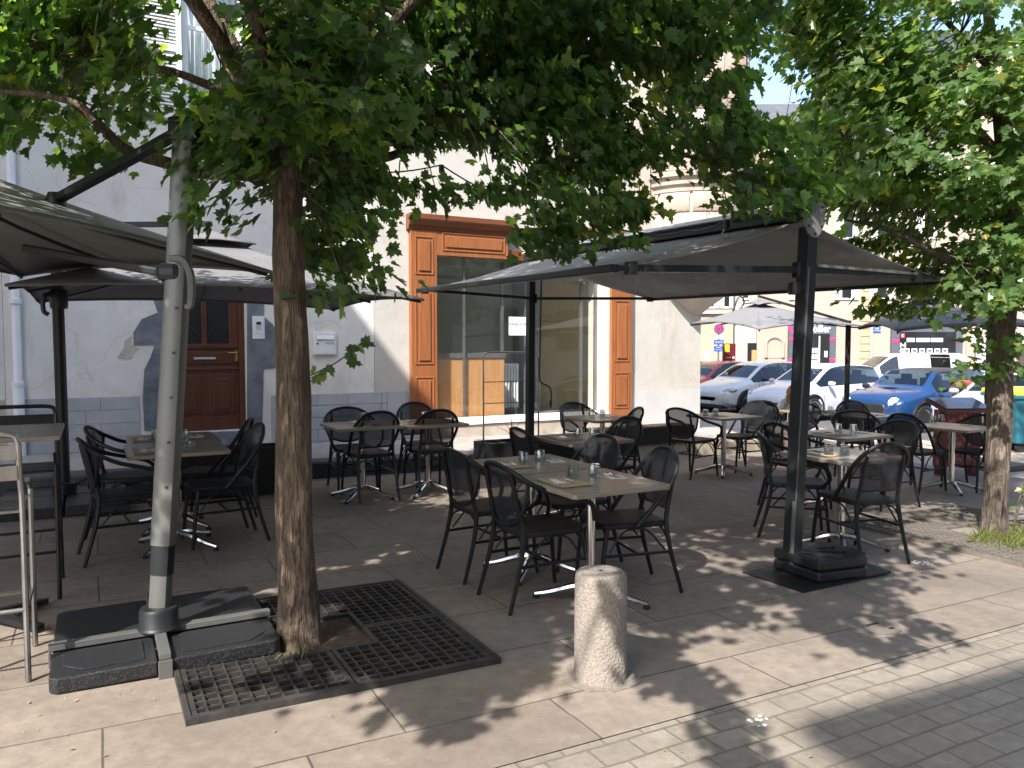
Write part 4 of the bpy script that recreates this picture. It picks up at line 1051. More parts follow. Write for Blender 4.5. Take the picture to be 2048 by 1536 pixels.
# ------------------------------------------------------------------ trees
HALF = np.array([(0,0),(.10,-.06),(.30,-.02),(.27,.12),(.52,.22),(.40,.34),(.55,.52),(.34,.50),(.30,.58),(.16,.54),(.20,.78),(.08,.80),(0,1.0)])*np.array([1,1])
def leaves_mesh(pos, nrm, tip, size):
    """maple leaves: two folded lobed halves each, arrays of positions, normals, tip directions, sizes"""
    n = len(pos); nrm = nrm/np.linalg.norm(nrm,axis=1,keepdims=True)
    tip = tip - nrm*np.sum(tip*nrm,axis=1,keepdims=True); tip /= np.linalg.norm(tip,axis=1,keepdims=True)+1e-9
    sx = np.cross(tip, nrm); h = len(HALF)
    fold = RNG.uniform(-.05,.6,n)[:,None,None]; curl = RNG.uniform(-.05,.6,n)[:,None,None]
    out = []
    for sgn in (1,-1):
        x = (HALF[:,0]*sgn)[None,:,None]; y = HALF[:,1][None,:,None]
        zz = np.abs(x)*fold - curl*(y**2)*.7 - .25*curl*np.abs(x)**2
        out.append(pos[:,None,:] + size[:,None,None]*(sx[:,None,:]*x + tip[:,None,:]*y + nrm[:,None,:]*zz))
    # shared midrib keeps the leaf one island: right half all points, left half inner points only
    co = np.concatenate([out[0], out[1][:,1:-1]], axis=1); k = co.shape[1]
    f1 = np.arange(h); f2 = np.concatenate([[0],[h-1],np.arange(k-1,h-1,-1)])
    base = (np.arange(n)*k)[:,None]
    loops = np.concatenate([base+f1[None,:], base+f2[None,:]], axis=1).reshape(-1)
    tot = np.tile(np.array([len(f1),len(f2)]), n); start = np.concatenate([[0],np.cumsum(tot)[:-1]])
    me = bpy.data.meshes.new('crown'); me.vertices.add(n*k); me.vertices.foreach_set('co', co.reshape(-1).astype(np.float32))
    me.loops.add(len(loops)); me.loops.foreach_set('vertex_index', loops.astype(np.int32))
    me.polygons.add(len(tot)); me.polygons.foreach_set('loop_start', start.astype(np.int32))
    try: me.polygons.foreach_set('loop_total', tot.astype(np.int32))
    except Exception: pass
    me.update(calc_edges=True); me.validate(); return me
def inside(poly, x, y):
    c = False; j = len(poly)-1
    for i in range(len(poly)):
        if (poly[i][1] > y) != (poly[j][1] > y) and x < (poly[j][0]-poly[i][0])*(y-poly[i][1])/(poly[j][1]-poly[i][1])+poly[i][0]: c = not c
        j = i
    return c
def sprays(poly, n, depth, holes=()):
    """n spray centres seen inside an outline; depth(px,py) gives the range of distances through the crown"""
    xs = [p[0] for p in poly]; ys = [p[1] for p in poly]; out = []
    while len(out) < n:
        x = random.uniform(min(xs),max(xs)); y = random.uniform(min(ys),max(ys))
        if inside(poly,x,y) and not any((x-h[0])**2/(h[2]+28)**2+(y-h[1])**2/(h[3]+24)**2 < 1 for h in holes):
            d0,d1 = depth(x,y); out.append(at(x,y,random.uniform(d0,d1)))
    return out
def fill(c, rad, n, zmin, outside=True, avoid=()):
    out = []; tries = 0
    while len(out) < n and tries < n*60:
        tries += 1
        p = Vector([random.uniform(-1,1) for _ in range(3)])
        if p.length > 1: continue
        p = Vector((c[0]+p.x*rad[0], c[1]+p.y*rad[1], c[2]+p.z*rad[2]))
        if p.z < zmin or (p-Vector((0,0,EZ))).length < 1.3: continue
        if outside:
            x,y,d = pj(p)
            if d > .2 and -130 < x < 2180 and y > -130: continue
        if any((p.x-a[0])**2/a[2]**2+(p.y-a[1])**2/a[3]**2 < 1 for a in avoid): continue
        out.append(p)
    return out
def crown(name, centres, per, spread, size, mat, parent, origin, axis):
    P, N, T, S = [], [], [], []
    ax = np.array(axis)
    for c in centres:
        k = max(3,int(random.gauss(per,per*.25))); c = np.array(c)
        outw = c[:2]-ax[:2]; outw = outw/(np.linalg.norm(outw)+1e-6)
        tw = np.array([outw[0]+RNG.normal(0,.6), outw[1]+RNG.normal(0,.6), RNG.normal(-.1,.35)]); tw /= np.linalg.norm(tw)
        q = RNG.uniform(-1,1,k)[:,None]*tw[None,:]*spread + RNG.normal(0,spread*.42,(k,3))*np.array([1,1,.34])
        P.append(c[None,:]+q)
        nn = RNG.normal(0,.45,(k,3)) + np.array([outw[0]*.75,outw[1]*.75,.85]); N.append(nn)
        tt = RNG.normal(0,.6,(k,3)) + np.array([outw[0]*.7,outw[1]*.7,-.55]); T.append(tt)
        S.append(size*np.clip(RNG.lognormal(0,.28,k),.45,1.6))
    me = leaves_mesh(np.concatenate(P)-np.array(origin), np.concatenate(N), np.concatenate(T), np.concatenate(S))
    me.materials.append(MATS[mat]); o = bpy.data.objects.new(name, me); COL.objects.link(o); o.parent = parent; return o
def limb(m, pts, r, k=5, n=9):
    wob = [Vector(p) + Vector((random.gauss(0,.008),random.gauss(0,.008),random.gauss(0,.008))) if 0<i<len(pts)-1 else Vector(p) for i,p in enumerate(pts)]
    m.tube(spline(wob,k), spl_r(r,k), n)
def twigs(m, centres, nodes, r=.006, maxd=1.6):
    for c in centres:
        best = min(nodes, key=lambda q: (q-c).length)
        if (best-c).length > maxd or (best-c).length < .12: continue
        mid = best.lerp(c,.5) + Vector((random.gauss(0,.05),random.gauss(0,.05),random.uniform(-.02,.10)))
        m.tube([best, best.lerp(mid,.6)+Vector((random.gauss(0,.03),random.gauss(0,.03),.02)), mid, c], [r*1.5,r*1.1,r*.8,r*.4], 4)

# --- front tree
o1 = Vector((.90,3.89,g(.9)))
t1 = thing('maple_tree', 'big maple in the iron grate in the foreground with a sun-flecked trunk', 'tree', o1)
D = 3.9
m = MB(); tp = [(600,1302),(597,1270),(594,1180),(590,1080),(589,960),(587,840),(584,720),(580,600),(577,500),(576,420),(577,330),(572,280)]
tr_ = [.13,.112,.096,.09,.091,.087,.083,.079,.076,.073,.07,.055]
tw_ = [at(x,y,D)-o1 for x,y in tp]; tw_[0].z = -.02
# lumpy trunk surface
pts = spline(tw_,6); rs = spl_r(tr_,6); n = 26; rows = []
for i,p in enumerate(pts):
    rows.append([p + Vector((math.cos(2*PI*k/n),math.sin(2*PI*k/n),0))*rs[i]*(1+.035*math.sin(3*2*PI*k/n+i*.23)+.03*math.sin(5*2*PI*k/n-i*.31)+.015*math.sin(9*2*PI*k/n+i*.9)) for k in range(n+1)])
m.grid(rows); m.build('trunk', 'bark', t1, smooth=70)
LIMBS = [
 ([(576,345,3.9),(535,348,3.95),(470,348,4.02),(400,343,4.1),(330,325,4.2),(255,300,4.3),(190,245,4.4),(120,190,4.4),(40,150,4.4)],[.05,.045,.04,.037,.034,.03,.026,.02,.01]),
 ([(574,330,3.9),(560,290,3.9),(520,225,3.85),(470,170,3.8),(440,80,3.75),(400,22,3.7),(360,-15,3.7),(250,-90,3.7)],[.055,.05,.042,.036,.03,.026,.022,.01]),
 ([(490,195,3.82),(440,178,3.75),(390,158,3.7),(340,143,3.6),(220,126,3.5),(100,115,3.5)],[.025,.022,.02,.017,.014,.007]),
 ([(572,300,3.9),(578,220,3.95),(560,115,4.0),(510,36,4.05),(492,-5,4.05),(470,-90,4.1)],[.05,.045,.036,.03,.025,.012]),
 ([(580,320,3.9),(640,300,4.0),(690,258,4.2),(712,285,4.3),(740,312,4.45),(775,316,4.55),(825,292,4.7),(900,262,4.9),(1000,250,5.1),(1100,262,5.3)],[.045,.04,.034,.032,.03,.027,.024,.02,.015,.008]),
 ([(578,290,3.9),(640,230,4.0),(720,200,4.2),(822,236,4.4),(930,240,4.6),(1060,225,4.8),(1180,250,5.0),(1300,290,5.1),(1420,330,5.1),(1530,370,5.1)],[.042,.038,.033,.03,.027,.024,.02,.016,.012,.006]),
 ([(576,280,3.9),(640,150,4.0),(760,128,4.2),(822,160,4.3),(940,170,4.6),(1080,120,4.9),(1250,100,5.1),(1400,120,5.2)],[.04,.034,.03,.026,.022,.018,.012,.006]),
 ([(576,270,3.9),(610,120,3.95),(672,36,4.0),(780,2,4.1),(900,-40,4.3),(1050,-90,4.6)],[.04,.034,.028,.022,.016,.008]),
 ([(0,183,3.3),(80,190,3.35),(160,214,3.38),(190,243,3.4)],[.012,.014,.016,.018]),
]
m = MB(); nodes = []
for pl, r in LIMBS:
    w = [at(*p)-o1 for p in pl]; limb(m, w, r); nodes += spline(w,4)
# limbs toward the street and above the view
for e,r in (((-.9,2.2,3.5),.04),((-.5,1.0,3.7),.03),((1.9,1.5,3.8),.035),((.9,3.7,5.8),.05),((2.5,4.6,5.2),.04),((-.6,5.0,5.0),.04),((2.6,2.6,4.0),.03)):
    a = at(577,300,3.9)-o1; b = Vector(e)-o1; w = [a, a.lerp(b,.35)+Vector((0,0,.25)), a.lerp(b,.7)+Vector((0,0,.2)), b]; limb(m, w, [r,r*.8,r*.55,r*.25]); nodes += spline(w,4)
dl = lambda x,y: (3.4,4.7)
A1 = [(-120,-110),(240,-110),(330,-20),(300,40),(230,80),(250,120),(420,160),(500,240),(560,310),(480,325),(390,315),(330,290),(260,290),(240,330),(200,330),(150,300),(90,300),(60,255),(20,280),(-120,330)]
c1  = sprays(A1, 104, dl, [(60,330,50,60),(315,55,60,60),(430,60,55,55),(350,185,70,40),(215,180,35,25)])
c1 += sprays([(240,320),(330,345),(430,335),(540,345),(550,500),(500,455),(450,470),(400,420),(330,415),(285,420),(255,380)], 22, lambda x,y:(3.5,4.2))
c1 += sprays([(390,250),(560,200),(560,330),(450,330)], 12, lambda x,y:(3.6,4.5))
c1 += sprays([(600,260),(730,300),(745,390),(700,420),(715,480),(690,530),(630,560),(605,470)], 26, lambda x,y:(3.6,4.6))
c1 += sprays([(500,-110),(720,-110),(720,300),(600,330),(555,300),(530,150)], 60, lambda x,y:(3.2,4.6))
dr = lambda x,y: (4.0+.6*max(0,(x-700))/800, 5.0+.5*max(0,(x-700))/800)
D1 = [(620,-110),(1520,-110),(1510,60),(1480,190),(1540,280),(1600,340),(1625,410),(1540,420),(1455,385),(1420,330),(1330,280),(1285,300),(1265,380),(1262,450),(1190,465),(1110,490),(1085,470),(1050,400),(980,385),(900,360),(860,395),(830,370),(790,330),(730,300),(640,250)]
c1 += sprays(D1, 240, dr, [(745,60,30,45),(800,318,32,20),(905,318,45,30),(1000,330,30,20),(1160,395,25,18),(1530,165,55,60),(1345,375,62,52),(960,90,12,10),(1290,180,10,10)])
for x,y,d in ((1085,495,5.2),(1068,470,5.2),(1130,478,5.25),(590,600,3.8),(578,575,3.82),(655,560,3.85),(690,575,3.9),(640,520,3.95),(1500,395,5.1),(1240,430,5.2)): c1.append(at(x,y,d))
def clear(c):
    x,y,d = pj(c)
    if d < 4.1 and 480 < x < 665 and 270 < y < 640: return False
    if (x-520)**2/110**2+(y-430)**2/130**2 < 1 and random.random() < .45: return False
    if d < 4.35 and 60 < x < 435 and 190 < y < 580: return False
    if d < 5.4 and 1570 < x < 1660 and 400 < y < 520: return False
    return True
c1 = [c for c in c1 if clear(c)]
# the part of the crown above and beside the view, which shades the pavement
c1o = fill((.9,3.6,4.8),(3.2,3.2,2.1),260,2.9) + fill((1.6,4.6,6.0),(2.6,2.4,1.3),120,4.5) + fill((-.7,1.7,3.5),(1.2,.85,.6),60,3.0) + fill((-.1,1.1,3.5),(1.3,.6,.5),34,3.1) + fill((-.7,2.8,3.7),(1.2,1.1,.8),80,2.9) + fill((1.6,.8,3.9),(1.2,.6,.5),22,3.3) + fill((2.9,1.2,3.9),(.9,.6,.5),14,3.2)
# gaps in the crown: where sun reaches the pavement and the bollard
GAPS = [(1205,1300,60,85),(1120,1370,60,40),(1130,1510,190,50),(1440,1300,95,45),(1960,1150,100,55),(1800,1330,170,40),(1650,1400,120,40),(1560,1480,75,65),(1270,1450,60,70),(1720,1370,110,35),(1900,1290,170,40),(1560,1370,60,45)]
def gap(c):
    p = c + Vector((.8,.55,-1))*(c.z - g(c.x+.8*c.z)); q = pj(p)
    return any(((q[0]-a[0])/(a[2]+60))**2+((q[1]-a[1])/(a[3]+38))**2 < 1 for a in GAPS)
SUNNY = [(820,1450),(1100,1425),(1330,1385),(1560,1325),(2120,1170),(2120,1330),(1600,1450),(1660,1640),(700,1640)]
def sunny(c):
    p = c + Vector((.8,.55,-1))*(c.z - g(c.x+.8*c.z)); q = pj(p); cx,cy = 1500,1430
    for k in range(9):
        o_ = Vector((.36*math.cos(k*PI/4),.36*math.sin(k*PI/4),0)) if k < 8 else Vector((0,0,0)); q = pj(p+o_)
        if inside(SUNNY, q[0], q[1]): return True
    return False
c1o = [c for c in c1o if not gap(c) and not sunny(c) and not (c.x < .3 and c.y > 2.5 and c.z > 3.5)]
LOBES = [(1372,1372),(1425,1392),(1380,1345),(1452,1440),(1440,1480),(1470,1505),(1345,1360),(840,1380),(900,1390),(960,1380),(1010,1370),(880,1430),(930,1420),(1690,1270),(1740,1290),(1800,1285),(1850,1255),(1640,1240),(1330,1290),(1290,1330)]
c1l = []  # added sprays out of view, set so their shade lands at these points
for a in LOBES:
    q = gp(*a); h = random.uniform(2.9,3.3); c = q + Vector((-.8,-.55,1))*h
    for _ in range(12):
        x,y,d = pj(c)
        if d > .2 and -130 < x < 2180 and y > -130 or (c-Vector((0,0,EZ))).length < 1.25: c = c + Vector((-.8,-.55,1))*.15
    c1l.append(c)
twigs(m, [c-o1 for c in c1+c1o+c1l], nodes)
# bare twigs hanging below the crown
for x,y in ((760,350),(775,400),(800,390),(735,395),(1290,360),(1275,410)):
    a = at(x,y-70,4.6)-o1; b = at(x+random.uniform(-30,30),y+40,4.6)-o1; m.tube(spline([a,a.lerp(b,.5)+Vector((.02,0,.02)),b],3),[.004]*3+[.003]*3+[.0012],4)
# small shoot growing out of the trunk at mailbox height
a = at(618,752,3.86)-o1; b = at(728,682,3.8)-o1; m.tube(spline([a,a.lerp(b,.5)-Vector((0,0,.02)),b],4),.004,5)
m.build('branch', 'bark', t1, smooth=60)
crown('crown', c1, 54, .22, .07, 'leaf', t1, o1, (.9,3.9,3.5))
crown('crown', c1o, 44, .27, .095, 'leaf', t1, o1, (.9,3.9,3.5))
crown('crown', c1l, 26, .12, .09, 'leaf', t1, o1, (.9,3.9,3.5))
sh = [at(x,y,d) for x,y,d in ((640,745,3.84),(632,738,3.84),(650,750,3.83),(660,730,3.83),(690,712,3.82),(695,722,3.82),(722,685,3.8),(715,692,3.8),(705,690,3.8),(628,752,3.85))]
P_ = np.array(sh)-np.array(o1)
o = bpy.data.objects.new('shoot', leaves_mesh(P_, RNG.normal(0,.3,(10,3))+np.array([-.45,-.8,.5]), RNG.normal(0,.5,(10,3))+np.array([.3,0,-.8]), RNG.uniform(.05,.085,10)))
o.data.materials.append(MATS['leaf']); COL.objects.link(o); o.parent = t1

# --- right tree
o2 = Vector((6.66,3.71,g(6.66)))
t2 = thing('maple_tree', 'slimmer maple at the right in a grate with grass round its foot', 'tree', o2)
D2 = 6.5
m = MB(); tp = [(1988,1082),(1990,1040),(1993,960),(1997,860),(2001,760),(2004,680),(2008,600),(2012,500),(2014,420),(2014,330),(2006,260),(1995,190),(1985,110),(1978,40),(1970,-40)]
tr_ = [.115,.10,.095,.092,.095,.1,.098,.09,.085,.08,.07,.06,.05,.04,.03]
tw_ = [at(x,y,D2)-o2 for x,y in tp]; tw_[0].z = -.02
pts = spline(tw_,5); rs = spl_r(tr_,5); n = 20; rows = []
for i,p in enumerate(pts):
    rows.append([p + Vector((math.cos(2*PI*k/n),math.sin(2*PI*k/n),0))*rs[i]*(1+.05*math.sin(3*2*PI*k/n+i*.33)+.04*math.sin(4*2*PI*k/n-i*.41)) for k in range(n+1)])
m.grid(rows); m.build('trunk', 'bark_grey', t2, smooth=70)
L2 = [
 ([(2012,570,6.5),(1960,545,6.4),(1890,515,6.3),(1820,480,6.2),(1750,455,6.2),(1690,440,6.2)],[.045,.04,.034,.026,.018,.008]),
 ([(2014,450,6.5),(1950,400,6.6),(1860,360,6.8),(1760,330,7.0),(1680,320,7.1)],[.045,.04,.03,.02,.01]),
 ([(2012,330,6.5),(1940,250,6.5),(1850,180,6.4),(1750,120,6.3),(1640,80,6.2),(1560,60,6.1)],[.045,.038,.03,.022,.014,.007]),
 ([(2014,430,6.5),(2060,380,6.3),(2120,340,6.1)],[.04,.03,.02]),
 ([(2000,220,6.5),(2060,120,6.6),(2100,40,6.6)],[.035,.03,.015]),
 ([(1990,150,6.5),(1920,70,6.7),(1850,0,6.9),(1790,-60,7.0)],[.03,.025,.018,.01]),
]
nodes = []; mb2 = MB()
for pl, r in L2:
    w = [at(*p)-o2 for p in pl]; limb(mb2, w, r); nodes += spline(w,4)
d2 = lambda x,y: (5.6,7.6)
P2 = [(1530,-110),(2170,-110),(2170,560),(2090,600),(2040,585),(1950,600),(1880,575),(1800,570),(1755,540),(1700,480),(1650,450),(1600,440),(1640,400),(1610,330),(1570,280),(1535,260),(1500,180),(1560,90),(1520,40)]
H2 = [(1535,165,62,62),(1595,215,42,20),(1545,50,28,26),(1690,420,30,25),(1985,265,28,18),(1640,305,26,16),(1880,60,40,22),(2020,30,40,25),(1745,20,20,16)]
c2 = sprays(P2, 400, d2, H2)
c2 += sprays([(1560,-110),(1760,-110),(1850,40),(1740,180),(1620,160),(1560,60)], 40, lambda x,y:(5.6,7), H2)
c2 += sprays([(1610,230),(1760,170),(1790,420),(1760,500),(1690,440),(1640,390)], 46, lambda x,y:(6.6,7.8))
c2 += sprays([(1760,560),(1900,560),(2048,560),(2048,600),(1960,605),(1860,590)], 24, lambda x,y:(6.2,7.4))
for x,y in ((1790,612),(1808,618),(1775,595),(1830,600),(1760,590),(1975,735),(1985,672),(2030,735)): c2.append(at(x,y,6.45))
c2o = [c for c in fill((6.8,3.8,4.9),(3.0,3.0,2.1),260,3.0) if (c.x-6.66)*.8+(c.y-3.7)*.55 > .6]
c2o = [c for c in c2o if not gap(c)]
c2 = [c for c in c2 if not (1600 < pj(c)[0] < 1930 and 400 < pj(c)[1] < 605 and pj(c)[2] < 6.8)]
twigs(mb2, [c-o2 for c in c2+c2o], nodes, .006, 1.8)
c2 = [c for c in c2 if not (1620 < pj(c)[0] < 1930 and 400 < pj(c)[1] < 600 and pj(c)[2] < 6.75)]
# dead grey twigs at the top
for x,y in ((1790,70),(1810,95),(1770,90),(1830,80),(1960,200),(1985,175),(1975,190)):
    a = at(x,y,6.0)-o2
    for _ in range(4):
        b = at(x+random.uniform(-60,60),y+random.uniform(-15,40),6.0)-o2; mb2.tube(spline([a,a.lerp(b,.5)+Vector((0,0,random.uniform(-.04,.06))),b],3),[.006]*3+[.004]*3+[.0015],4)
mb2.build('branch', 'bark_grey', t2, smooth=60)
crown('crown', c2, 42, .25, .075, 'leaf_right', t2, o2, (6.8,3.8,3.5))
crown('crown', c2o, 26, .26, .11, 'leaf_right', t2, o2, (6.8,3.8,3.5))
# ------------------------------------------------------------------ tree grates
def grate(label, cu, cv, size, hole, cells, soilmat='brown_soil', ironmat='iron'):
    t = thing('tree_grate', label, 'tree grate', (cu,cv,g(cu)), 0); t.rotation_euler = (0,math.atan(.02),0)
    h = size/2; m = MB(); m.box(-h+.01,h-.01,-h+.01,h-.01,.002,.004); m.build('soil', soilmat, t, smooth=0)
    m = MB(); w = .022
    m.box(-h-w,h+w,-h-w,-h,.0,.03); m.box(-h-w,h+w,h,h+w,.0,.03); m.box(-h-w,-h,-h,h,.0,.0295); m.box(h,h+w,-h,h,.0,.0295); m.build('rim', ironmat, t, smooth=0)
    for sx in (-1,1):
        for sy in (-1,1):
            x0,x1 = (-h+.004,-.004) if sx < 0 else (.004,h-.004); y0,y1 = (-h+.004,-.004) if sy < 0 else (.004,h-.004)
            m = MB(); n = cells; b = .0045; hx = -hole if sx < 0 else hole
            def seg(horizontal, c):          # cut the bars at the planting hole
                a0,a1 = (x0,x1) if horizontal else (y0,y1)
                if abs(c) < hole:
                    if (sx if horizontal else sy) < 0: a1 = -hole
                    else: a0 = hole
                return a0,a1
            for k in range(n+1):
                e = .011 if k in (0,n) else b
                c = y0+(y1-y0)*k/n; c = min(max(c,y0+e),y1-e); a0,a1 = seg(True,c); m.box(a0,a1,c-e,c+e,.006,.024)
                c = x0+(x1-x0)*k/n; c = min(max(c,x0+e),x1-e); a0,a1 = seg(False,c); m.box(c-e,c+e,a0,a1,.0055,.0235)
            a,bb_ = (-hole,-.004) if sx < 0 else (.004,hole); c0 = -hole if sy < 0 else hole
            m.box(a,bb_,c0-.012,c0+.012,.005,.026); a,bb_ = (-hole,-.004) if sy < 0 else (.004,hole); c0 = -hole if sx < 0 else hole; m.box(c0-.012,c0+.012,a,bb_,.0052,.0258)
            m.build('grate_panel', ironmat, t, smooth=0)
    return t
grate('square black iron tree grate round the big front trunk', .985, 3.92, 1.36, .24, 11)
grate('sunlit iron tree grate round the right hand trunk', 6.75, 3.75, 1.7, .3, 13, 'patch_mortar', 'iron_sunlit')  # pale soil and bars carry sunlight in their colours
# grass tuft and soil by the right trunk
def tuft(name, label, c, rad, n, hgt):
    m = MB()
    for _ in range(n):
        a = random.random()*2*PI; r = rad*math.sqrt(random.random()); p = Vector((math.cos(a)*r*1.4, math.sin(a)*r, 0)); d = Vector((random.gauss(0,.35),random.gauss(0,.35),1))*hgt*random.uniform(.4,1.1)
        s_ = Vector((-d.y,d.x,0)).normalized()*.004 if abs(d.x)+abs(d.y) > 1e-4 else Vector((.004,0,0))
        m.add([p-s_,p+s_,p+d*.6+s_*.6,p+d+Vector((d.x,d.y,0))*.4],[(0,1,2,3)])
    o = m.build(name, 'grass', smooth=0); o.location = c; return tag(o, label, 'grass', kind='stuff')
tuft('grass', 'yellowish grass growing round the foot of the right tree', (6.6,3.5,g(6.6)+.005), .28, 420, .12)
tuft('weeds', 'small weeds at the foot of the front tree', (.8,3.72,g(.8)+.004), .1, 40, .05)
wp_ = thing('sapling_shoot', 'bright leafy shoot beside the foot of the right tree', 'plant', (7.0,3.75,g(7.0)))
m = MB(); 
for e in ((.18,.0,.42),(.3,.05,.3),(.1,-.05,.34)): m.tube(spline([(0,0,0),(e[0]*.4,e[1]*.4,e[2]*.6),e],3),.005,5)
m.build('stem', 'bark_grey', wp_)
q = np.array([(.18,0,.42),(.2,.03,.38),(.12,0,.36),(.3,.05,.3),(.26,.03,.33),(.1,-.05,.34),(.08,-.03,.28),(.22,.06,.25),(.15,-.02,.3),(.05,.0,.2),(.3,0,.36),(.24,-.04,.42)])
o = bpy.data.objects.new('leaf', leaves_mesh(q, RNG.normal(0,.5,(12,3))+np.array([-.3,-.5,1]), RNG.normal(0,.6,(12,3))+np.array([0,0,-.3]), RNG.uniform(.06,.1,12))); o.data.materials.append(MATS['leaf_right']); COL.objects.link(o); o.parent = wp_
# litter: fallen dry leaves and crumbs, droppings
m = MB(); spots = []
for _ in range(150):
    px,py = random.uniform(0,2040), random.uniform(1150,1530); p = gp(px,py); spots.append(p)
for p in spots:
    s_ = random.choice((.004,.005,.006,.008,.012)); a = random.random()*6.28; x = Vector((math.cos(a),math.sin(a),random.uniform(-.2,.3)))*s_; y = Vector((-math.sin(a),math.cos(a),random.uniform(-.2,.4)))*s_*.6
    c = p+Vector((0,0,.006)); m.add([c-x,c-y*.8,c+x,c+y],[(0,1,2,3)])
tag(m.build('leaf_litter','dry_leaf',smooth=0),'scattered dry leaf scraps on the pavement','leaf litter',kind='stuff')
def splat(px, py, r, n, label):
    c = gp(px,py); m = MB()
    for _ in range(n):
        a = random.random()*6.28; d = r*random.random(); q = r*.22*random.uniform(.4,1); x = math.cos(a)*d*1.5; y = math.sin(a)*d
        m.prism([(x+q*(1+.4*random.random())*math.cos(k*.9),y+q*math.sin(k*.9)) for k in range(7)], .0, .0015+.001*random.random())
    o = m.build('dropping_stain','dropping',smooth=0); o.location = c+Vector((0,0,.001)); o.rotation_euler = (0,math.atan(.02),0); tag(o,label,'stain')
splat(1852,1125,.07,16,'white splash of bird droppings on the slabs right of the awning weights')
splat(1505,1444,.05,9,'small white splash on the setts near the shadow corner')
# drain cover
dc = thing('drain_cover', 'round rusty iron cover set in the slabs right of the bollard', 'drain cover', gp(1745,1250)); dc.rotation_euler = (0,math.atan(.02),0)
m = MB(); m.lathe([(.15,.002),(.15,.006),(.135,.006),(.135,.004),(.0,.0042)],36,cap=False); m.build('lid','cover_iron',dc)
m = MB(); m.box(-.05,.05,-.008,.008,.0045,.0065); m.box(.02,.06,-.1,-.08,.0045,.0065); m.build('slot','trim_black',dc,smooth=0)
# ------------------------------------------------------------------ cars
HATCH = [ # x, half width, belt z, top z, top half width
 (0,.50,.56,.60,.40),(.06,.66,.62,.68,.52),(.22,.78,.70,.78,.62),(.55,.83,.80,.89,.68),(.92,.845,.87,.97,.70),
 (1.02,.85,.89,1.02,.68),(1.55,.85,.91,1.34,.585),(1.85,.85,.92,1.43,.565),(2.35,.85,.935,1.46,.56),(2.95,.845,.95,1.44,.55),(3.4,.83,.965,1.38,.54),
 (3.7,.81,.97,1.20,.56),(3.9,.77,.93,1.0,.62),(3.97,.72,.80,.86,.6),(4.0,.66,.6,.64,.5)]
MINI = [
 (0,.56,.62,.68,.46),(.05,.70,.69,.77,.56),(.2,.80,.76,.86,.64),(.55,.84,.83,.94,.70),(1.0,.85,.89,1.0,.71),
 (1.15,.85,.90,1.06,.69),(1.55,.85,.92,1.36,.62),(1.7,.85,.925,1.40,.61),(2.35,.85,.94,1.43,.60),(2.95,.845,.955,1.42,.59),(3.5,.83,.97,1.38,.58),
 (3.72,.81,.97,1.22,.59),(3.9,.78,.93,1.0,.64),(3.97,.74,.80,.86,.62),(4.0,.7,.6,.64,.5)]
VAN = [
 (0,.55,.62,.70,.44),(.06,.70,.70,.80,.56),(.25,.80,.80,.95,.66),(.6,.85,.95,1.08,.70),(.9,.87,1.05,1.2,.70),
 (1.0,.88,1.07,1.26,.70),(1.5,.89,1.1,1.66,.66),(1.75,.89,1.1,1.78,.68),(2.3,.89,1.1,1.83,.70),(3.0,.89,1.1,1.84,.70),(3.6,.885,1.1,1.83,.70),
 (3.9,.88,1.1,1.80,.69),(3.97,.86,1.1,1.6,.70),(3.99,.85,.9,1.0,.70),(4.0,.82,.6,.66,.6)]
